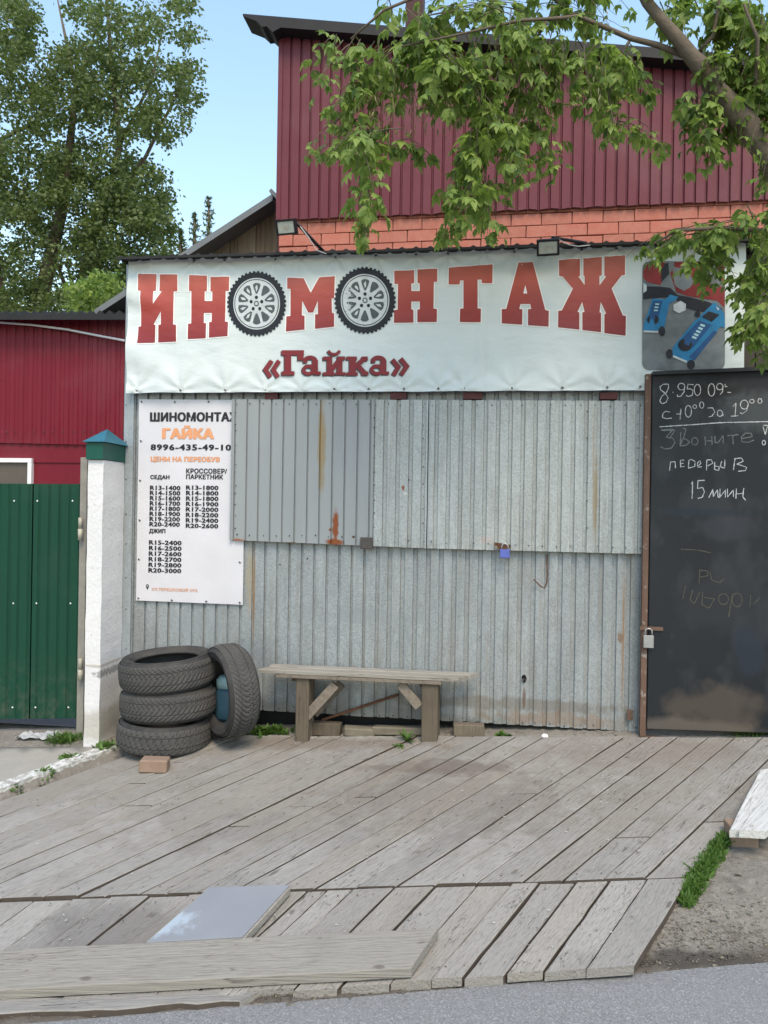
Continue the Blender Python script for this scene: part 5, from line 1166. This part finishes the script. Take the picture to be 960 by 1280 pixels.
# hanging twig bundles: start, end (px), spread start, spread end, count, leaves per twig, depth offset, brightness group
bund = [
 ((430, 45), (400, 110), 16, 18, 4, 7, -.1), ((560, 30), (540, 85), 60, 50, 12, 8, -.1), ((680, 25), (670, 85), 50, 40, 10, 8, -.1), ((440, 55), (395, 120), 14, 20, 3, 6, -.1), ((470, 60), (430, 160), 26, 24, 9, 12, -.15), ((500, 60), (470, 150), 28, 30, 8, 11, -.1), ((480, 160), (400, 205), 24, 14, 7, 8, -.15), ((440, 140), (380, 205), 14, 8, 4, 7, -.1),
 ((455, 165), (455, 250), 20, 18, 8, 10, -.2), ((460, 240), (463, 312), 10, 8, 5, 8, -.2), ((500, 180), (535, 205), 18, 12, 5, 8, -.1), ((520, 60), (560, 140), 30, 34, 12, 12, -.1), ((560, 60), (600, 170), 34, 34, 14, 13, -.15),
 ((620, 60), (620, 180), 30, 26, 11, 13, -.05), ((600, 160), (575, 250), 24, 24, 10, 12, -.2), ((580, 230), (562, 305), 14, 11, 6, 9, -.2), ((610, 220), (608, 298), 14, 12, 6, 9, -.15), ((640, 150), (645, 235), 20, 16, 8, 10, -.1), ((660, 90), (690, 222), 18, 14, 7, 13, .0),
 ((680, 50), (680, 130), 30, 26, 10, 10, -.1), ((730, 55), (730, 135), 24, 24, 8, 10, -.05), ((770, 70), (760, 150), 20, 14, 7, 10, -.1), ((760, 140), (752, 186), 12, 10, 4, 7, -.1), ((790, 60), (815, 130), 16, 16, 6, 9, 0), ((770, 150), (830, 198), 12, 10, 4, 8, -.1), 
 ((560, 5), (640, 40), 60, 50, 10, 8, 0), ((700, -10), (760, 40), 60, 40, 10, 9, .05), ((480, -5), (505, 60), 10, 14, 3, 7, 0), ((640, 0), (560, 30), 40, 40, 6, 7, 0),
 ((840, 0), (850, 60), 30, 24, 7, 9, .1), ((900, 0), (915, 80), 40, 34, 14, 12, .1), ((950, 10), (950, 110), 30, 26, 12, 13, .1), ((900, 70), (905, 140), 30, 24, 12, 11, .05), ((940, 100), (935, 190), 26, 24, 12, 12, .05), ((880, 110), (875, 190), 20, 18, 8, 11, .1), ((985, 120), (960, 240), 24, 22, 10, 12, .1), ((900, 160), (880, 215), 14, 14, 4, 8, .1),
 ((960, 255), (945, 330), 30, 20, 9, 11, .15), ((930, 285), (870, 310), 30, 20, 6, 8, .15), ((870, 285), (815, 325), 26, 14, 6, 9, .2), ((900, 290), (870, 355), 30, 30, 7, 9, .2), ((960, 330), (925, 375), 20, 16, 8, 10, .2), ((960, 370), (935, 430), 22, 14, 9, 11, .2), ((880, 330), (905, 370), 20, 20, 3, 7, .25), ((840, 290), (780, 330), 20, 10, 2, 6, .2), ((985, 380), (955, 455), 12, 10, 5, 9, .2)]
lv, tw = [], MB()
for (a, b, s0, s1, n_, nl, yo) in bund:
    for k in range(int(n_*.98)):
        A = PW(a[0]+random.uniform(-s0, s0), a[1]+random.uniform(-s0, s0)*.5, TYD+yo+random.uniform(-.22, .22)); B = PW(b[0]+random.uniform(-s1, s1), b[1]+random.uniform(-s1, s1)*.6-6, TYD+yo+random.uniform(-.25, .25))
        if B.y > 5.0: B.y = 5.0
        mid = (A+B)/2+Vector((random.uniform(-.03, .03), random.uniform(-.03, .03), .04+.15*abs(B.x-A.x))); P = []
        for i in range(7): t = i/6; P.append(A*(1-t)**2+mid*2*t*(1-t)+B*t*t)
        tw.tube(P, [.0035*(1-i/8) for i in range(7)], 4, caps=False)
        for i in range(nl):
            t = (i+random.random()*.8)/nl; p = A*(1-t)**2+mid*2*t*(1-t)+B*t*t; lv.append((p, random.choice((.7, .95, 1.1, 1.2, 1.4))*random.uniform(.85, 1.1)*(1-.3*t*t)))
o = tw.build('twigs', M['bark'], mt); o['kind'] = 'stuff'
random.shuffle(lv)
def visible(p):
    d = p-CAM; z = d.dot(_F); return 0 < 480+d.dot(RX)/z*FPX < 960 and 640-d.dot(UX)/z*FPX > 0
lv.sort(key=lambda q: (not visible(q[0]), (q[0]-CAM).length/q[1]))
bv, bf = [], []
for i, (p, s) in enumerate(lv):
    R_ = Matrix.Rotation(random.uniform(0, 6.283), 3, 'Z') @ Matrix.Rotation(random.gauss(0, .35), 3, 'Y') @ Matrix.Rotation(random.gauss(0, .3), 3, 'X')
    me, V, F_ = random.choice(protos)
    if i < 300: inst_me(me, 'leaf', mt, p, rot=R_.to_euler(), scale=(s, s, s))
    else:
        n = len(bv); bv += [tuple(p+(R_ @ q)*s) for q in V]; bf += [tuple(j+n for j in q) for q in F_]
mkobj('foliage', bv, bf, M['leaf_near'], mt, kind='stuff')
# pale hanging seed bunches
sv, sf = [], []
for (x, y, r, n_) in ((540, 110, 45, 260), (620, 110, 45, 260), (735, 100, 34, 220), (470, 130, 34, 160), (640, 200, 20, 100), (600, 250, 22, 50), (455, 270, 12, 30), (760, 150, 16, 30)):
    for k in range(n_):
        p = PW(x+random.gauss(0, r*.6), y+random.gauss(0, r*.6), TYD+random.uniform(-.25, .2)); leafmesh(sv, sf, p, Vector((random.uniform(-.3, .3), random.uniform(-.3, .3), -1)), rv3(), random.uniform(.03, .05), .004)
mkobj('seed_bunches', sv, sf, M['leaf_seed'], mt, kind='stuff')

# poplar on the left: small leaves in clumps around a branch skeleton
def crown(name, loc, Y, blobs, n_clump, leaf, mat, label, cat, branches, trunk, per=26, spread=.30, parentbark='bark', group=None):
    t = thing(name, loc, label, cat, group)
    MB().tube([Vector(q) for q in trunk[0]], trunk[1], 10).build('trunk', M['bark'], t)
    for pts, r0, r1 in branches:
        P = [PW(x, y, Y+random.uniform(-.3, .3)) for x, y in pts]; MB().tube(P, [r0+(r1-r0)*i/(len(P)-1) for i in range(len(P))], 6).build('branch', M['bark'], t)
    tot = sum(b[4] for b in blobs); v, f = [], []
    for (bx, by, rx_, ry_, wgt) in blobs:
        for k in range(int(n_clump*wgt/tot)):
            a = random.uniform(0, 6.283); r = random.random()**.5
            c = PW(bx+rx_*r*math.cos(a), by+ry_*r*math.sin(a), Y+random.uniform(-1.4, 1.4)); dr = Vector((random.gauss(0, 1), random.gauss(0, 1), random.gauss(0, .7))).normalized()*spread
            for j in range(per):
                q = c+dr*random.uniform(-.6, .6)+rv3(spread*.26); dd = Vector((random.gauss(0, .7), random.gauss(0, .7), random.uniform(-1, .3))).normalized(); s = dd.cross(rv3()).normalized()*leaf*.33; L_ = leaf*random.uniform(.7, 1.2)
                n = len(v); v += [tuple(q), tuple(q+dd*L_*.45+s), tuple(q+dd*L_), tuple(q+dd*L_*.45-s)]; f.append((n, n+1, n+2, n+3))
    mb = MB(); mb.v = v; mb.f = f; mb.m = [0]*len(f); mb.sm = [False]*len(f); o = mb.build('crown', M[mat], t); return t
TY1 = 15.0
blobs = [(60, 300, 95, 60, 2.6), (150, 300, 55, 60, 2.2), (30, 220, 60, 50, 1.8), (110, 215, 60, 45, 1.7), (165, 240, 45, 40, 1.3), (60, 120, 60, 50, 1.9), (12, 40, 34, 50, 1.3), (150, 130, 48, 50, 1.1), (200, 150, 34, 24, .5), (228, 118, 22, 14, .22), (180, 35, 30, 24, .4), (225, 8, 24, 8, .16), (130, 25, 22, 30, .35), (195, 85, 34, 16, .3), (100, 66, 32, 16, .3), (60, 375, 90, 20, 1.5), (170, 360, 40, 22, .8), (200, 285, 22, 40, .5), (230, 88, 22, 8, .2), (130, 75, 26, 26, .45), (-50, 200, 60, 180, 2.4), (232, 45, 16, 6, .15), (97, 5, 14, 22, .15)]
g0 = PW(50, 640, TY1)
crown('poplar_tree', (g0.x, TY1, -.2), TY1, blobs, 1750, .09, 'leaf_far', 'big poplar with small dark green leaves behind the crimson garage', 'tree',
      [([(40, 560), (90, 380), (130, 270), (150, 180), (140, 90), (135, 20), (130, -30)], .10, .02), ([(30, 500), (-10, 300), (0, 175), (40, 155), (75, 120)], .09, .02), ([(145, 160), (155, 100), (150, 60)], .03, .01), ([(130, 270), (180, 200), (215, 130), (240, 80)], .05, .012), ([(150, 180), (190, 100), (205, 30)], .04, .01), ([(90, 380), (60, 300), (30, 260)], .05, .02), ([(110, 330), (170, 300), (205, 260)], .04, .01)],
      ([(g0.x, TY1, -.3), (g0.x+.1, TY1, 2), tuple(PW(40, 520, TY1)), tuple(PW(45, 400, TY1)), tuple(PW(80, 250, TY1)), tuple(PW(95, 110, TY1)), tuple(PW(70, -10, TY1))], [.3, .26, .22, .17, .11, .05, .01]), per=36, spread=.30)
g1 = PW(115, 640, 11.0)
crown('leafy_bush', (g1.x, 11.0, -.2), 11.0, [(130, 365, 26, 20, 1), (100, 372, 20, 16, .7)], 70, .09, 'leaf_near', 'brighter green bush top between garage roof and banner', 'bush', [([(115, 500), (118, 400), (128, 360)], .03, .01)], ([(g1.x, 11, -.3), (g1.x, 11, 2), tuple(PW(118, 420, 11.0))], [.06, .05, .03]), per=24, spread=.2)
# young larches behind the shed
def larch(x0, y0, y1, w, Y, label):
    p = PW(x0, 640, Y); t = thing('larch_tree', (p.x, Y, -.2), label, 'tree', 'young larches behind the shed'); top, bot = PW(x0, y0, Y), PW(x0, y1, Y)
    MB().tube([(p.x, Y, -.3), tuple(bot), tuple(top)], [.10, .05, .01], 6).build('trunk', M['bark'], t); v, f = [], []
    H_ = top.z-bot.z
    for k in range(15):
        s = k/15; c = top.lerp(bot, s); wd = (w/FPX*Y)*(.35+2.2*s)
        for m in range(3):
            a = random.uniform(0, 6.28); d = Vector((math.cos(a), math.sin(a)*.7, .35)).normalized(); L_ = wd*random.uniform(.6, 1.1)
            for j in range(9):
                q = c+d*L_*j/9; dd = rv3().normalized(); n = len(v); e = dd.cross(rv3()).normalized()*.012; v += [tuple(q-dd*.06), tuple(q+e), tuple(q+dd*.06), tuple(q-e)]; f.append((n, n+1, n+2, n+3))
    mb = MB(); mb.v = v; mb.f = f; mb.m = [0]*len(f); mb.sm = [False]*len(f); mb.build('crown', M['conifer'], t)
larch(261, 248, 330, 10, 14, 'tallest young larch tip behind the shed roof'); larch(243, 268, 330, 8, 14.2, 'middle young larch tip behind the shed roof'); larch(226, 288, 330, 7, 14.4, 'lowest young larch tip, leftmost behind the shed roof')
# weeds
def weed(x, y, r, n_, L_, label, name='weed_clump', cat='weed', group=None, wfac=.28, upness=.8, oval=1.0, zoff=0.0):
    p = PG(x, y+2); v, f = [], []; s = r/FPX*p.y
    for k in range(n_):
        b = Vector((p.x+random.gauss(0, s*.5)*oval, p.y+random.gauss(0, s*.35), 0)); b.y = min(b.y, 5.24); b.z = (deckz(b.x, b.y) if (b.y < 5.1 and b.x > -2.3) else groundz(b.x, b.y))+zoff
        d = Vector((random.gauss(0, .6), random.gauss(0, .6), upness+random.random()*.5)); L2 = L_*random.uniform(.6, 1.2)
        leafmesh(v, f, b, d, Vector((0, 0, 1))+rv3(.2), L2, L2*wfac*.5, droop=.35)
    o = mkobj(name, v, f, M['weed'], None, origin=Vector((p.x, p.y, p.z))); return tag(o, label, cat, group)
weed(334, 915, 26, 260, .06, 'low green weeds between the leaning tyre and the bench', wfac=.5, upness=.6, oval=1.2)
weed(472, 918, 16, 60, .035, 'small weeds under the middle of the bench', wfac=.6)
weed(498, 949, 9, 40, .02, 'tiny moss tuft in a deck gap below the bench', wfac=.6)
weed(936, 915, 26, 120, .035, 'small grass tuft at the foot of the dark door', wfac=.35)
weed(88, 948, 12, 50, .05, 'second weed tuft growing on the white kerb', wfac=.5); weed(130, 934, 14, 80, .05, 'weed tuft at the foot of the white pillar', wfac=.5); weed(57, 964, 8, 36, .04, 'tiny weed on the kerb nearest the left edge', wfac=.5)
weed(58, 985, 8, 40, .028, 'small weed between deck planks, nearer the pillar', wfac=.7, upness=.3); weed(25, 995, 9, 44, .03, 'small weed between deck planks at the left edge', wfac=.7, upness=.3)
weed(78, 925, 18, 320, .07, 'grass tuft at the foot of the gate post', wfac=.14); weed(630, 918, 8, 20, .05, 'small fallen green leaves right of the timber block', wfac=.6, upness=.2)
# dandelion-like plant
p = PW(509, 920, 5.10); v, f = [], []
for k in range(13):
    a = k*2.4; el_ = random.uniform(.15, 1.3); L_ = random.uniform(.07, .105); d = Vector((math.cos(a)*math.cos(el_), math.sin(a)*math.cos(el_)*.6-.15, math.sin(el_)))
    leafmesh(v, f, Vector((p.x, 5.08, zp(P1, p.x, 5.08)-.01)), d, Vector((0, 0, 1)), L_, L_*.16, droop=.3)
o = mkobj('broadleaf_weed', v, f, M['weed'], None, origin=Vector((p.x, 5.08, -.05))); tag(o, 'broad leaved weed beside the right bench leg', 'plant')
# grass strip along the deck's lower right edge
v, f = [], []
gp = [(853, 1128, 5), (862, 1112, 11), (870, 1098, 13), (880, 1085, 11), (890, 1070, 9), (898, 1060, 5), (905, 1052, 3)]
for i in range(2600):
    k = random.uniform(0, len(gp)-1.001); a, b = gp[int(k)], gp[int(k)+1]; t = k-int(k); x = a[0]+(b[0]-a[0])*t; y = a[1]+(b[1]-a[1])*t; w = a[2]+(b[2]-a[2])*t
    p = on_plane(x+random.gauss(0, w*.45)+3, y+random.gauss(0, w*.3), P1[0]-.03, *P1[1:]); p.z = groundz(p.x, p.y)-.005
    L_ = random.uniform(.025, .055); leafmesh(v, f, p, Vector((random.gauss(0, .5), random.gauss(0, .5), 1)), rv3(), L_, L_*random.choice((.08, .25)), droop=.4)
mkobj('grass', v, f, M['weed'], None, origin=Vector((0, 0, 0)), kind='stuff')
# rag, litter
v, f = [], []; p0 = PG(48, 925); n_ = 14
for i in range(n_+1):
    for j in range(7):
        x = p0.x-.16+.32*i/n_; y = p0.y-.03+.10*j/6; v.append((x+.015*noise.noise(Vector((i, j, 1))), y, groundz(x, y)+.014+.03*noise.noise(Vector((i*.5, j*.6, 3)))+.015*abs(math.sin(i*.9))))
for i in range(n_):
    for j in range(6): f.append((i*7+j, (i+1)*7+j, (i+1)*7+j+1, i*7+j+1))
mb = MB(); mb.v = v; mb.f = f; mb.m = [0]*len(f); mb.sm = [False]*len(f); tag(mb.build('plastic_rag', M['rag'], origin=p0), 'crumpled grey plastic sheet on the dirt under the green gate', 'rag')
p = PG(681, 921); v = [(p.x+.022*math.cos(a)*s, p.y+.02*math.sin(a)*s, p.z+h) for s, h in ((1, .0), (.9, .012), (.5, .018)) for a in [i*.7854 for i in range(8)]]
tag(mkobj('litter', v, [(r*8+k, r*8+(k+1) % 8, (r+1)*8+(k+1) % 8, (r+1)*8+k) for r in range(2) for k in range(8)]+[tuple(range(16, 24))], M['plastic_white'], None, origin=p), 'small white scrap lying at the kiosk wall right of the bench', 'litter')
# gravel and chips along the road edge and on the right
def chips(name, regs, size, mat):
    v, f = [], []
    for (x0, y0, x1, y1, w, n_) in regs:
        for k in range(n_):
            t = random.random(); p = PG_fast(x0+(x1-x0)*t+random.gauss(0, 3), y0+(y1-y0)*t+random.gauss(0, w)); s = size*random.lognormvariate(0, .5); n = len(v); q = [rv3().normalized()*s for _ in range(4)]
            for e in q: v.append((p.x+e.x, p.y+e.y, p.z+abs(e.z)*.6))
            f += [(n, n+1, n+2), (n, n+2, n+3), (n, n+3, n+1), (n+1, n+3, n+2)]
    mb = MB(); mb.v = v; mb.f = f; mb.m = [0]*len(f); mb.sm = [False]*len(f); tag(mb.build(name, M[mat]), kind='stuff')
def PG_fast(x, y):
    p = on_plane(x, y, P3[0]+.02, *P3[1:]) if y > 1130 else on_plane(x, y, P1[0]-.03, *P1[1:])
    for _ in range(4): p.z = groundz(p.x, p.y); r = ray(x, y); t = (p.z-CAM.z)/r.z; p = CAM+r*t
    p.z = groundz(p.x, p.y)+.001; return p
chips('gravel', [(0, 1272, 480, 1238, 4, 500), (300, 1250, 520, 1225, 6, 700), (480, 1232, 960, 1196, 3, 700), (800, 1165, 960, 1165, 14, 900), (850, 1080, 960, 1150, 40, 500), (0, 925, 100, 940, 6, 250), (560, 1190, 590, 1222, 6, 120)], .0038, 'stone')
chips('wood_chips', [(330, 1255, 520, 1226, 5, 450), (500, 1234, 820, 1208, 3, 500), (820, 1175, 960, 1170, 14, 350), (330, 918, 800, 919, 2, 180)], .006, 'dirt')

v, f, v2, f2 = [], [], [], []
for k in range(420):
    x, y = random.uniform(0, 960), 925+320*random.random()**1.6
    P_ = P1 if y < 1105 else P2; p = on_plane(x, y, P_[0]+.006, *P_[1:])
    if p.x > xright(p.y)-.05 or (p.x-KLa.x)*KLn.x+(p.y-KLa.y)*KLn.y < .05 or p.y > 5.1 or p.y < yend(p.x)+.03: continue
    V_, F_ = (v, f) if k % 3 else (v2, f2); s = random.uniform(.0018, .0055); a = random.uniform(0, 3.14); n = len(V_); c_, s_2 = math.cos(a), math.sin(a)
    V_ += [(p.x+c_*s*1.6, p.y+s_2*s*1.6, p.z), (p.x-s_2*s*.6, p.y+c_*s*.6, p.z+s*.3), (p.x-c_*s*1.4, p.y-s_2*s*1.4, p.z), (p.x+s_2*s*.7, p.y-c_*s*.7, p.z), (p.x, p.y, p.z+s*.6)]
    F_ += [(n, n+1, n+4), (n+1, n+2, n+4), (n+2, n+3, n+4), (n+3, n, n+4)]
mkobj('deck_litter', v, f, M['plank_side'], None, origin=Vector((0, 0, 0)), kind='stuff'); mkobj('pale_crumbs', v2, f2, M['white_board'], None, origin=Vector((0, 0, 0)), kind='stuff')
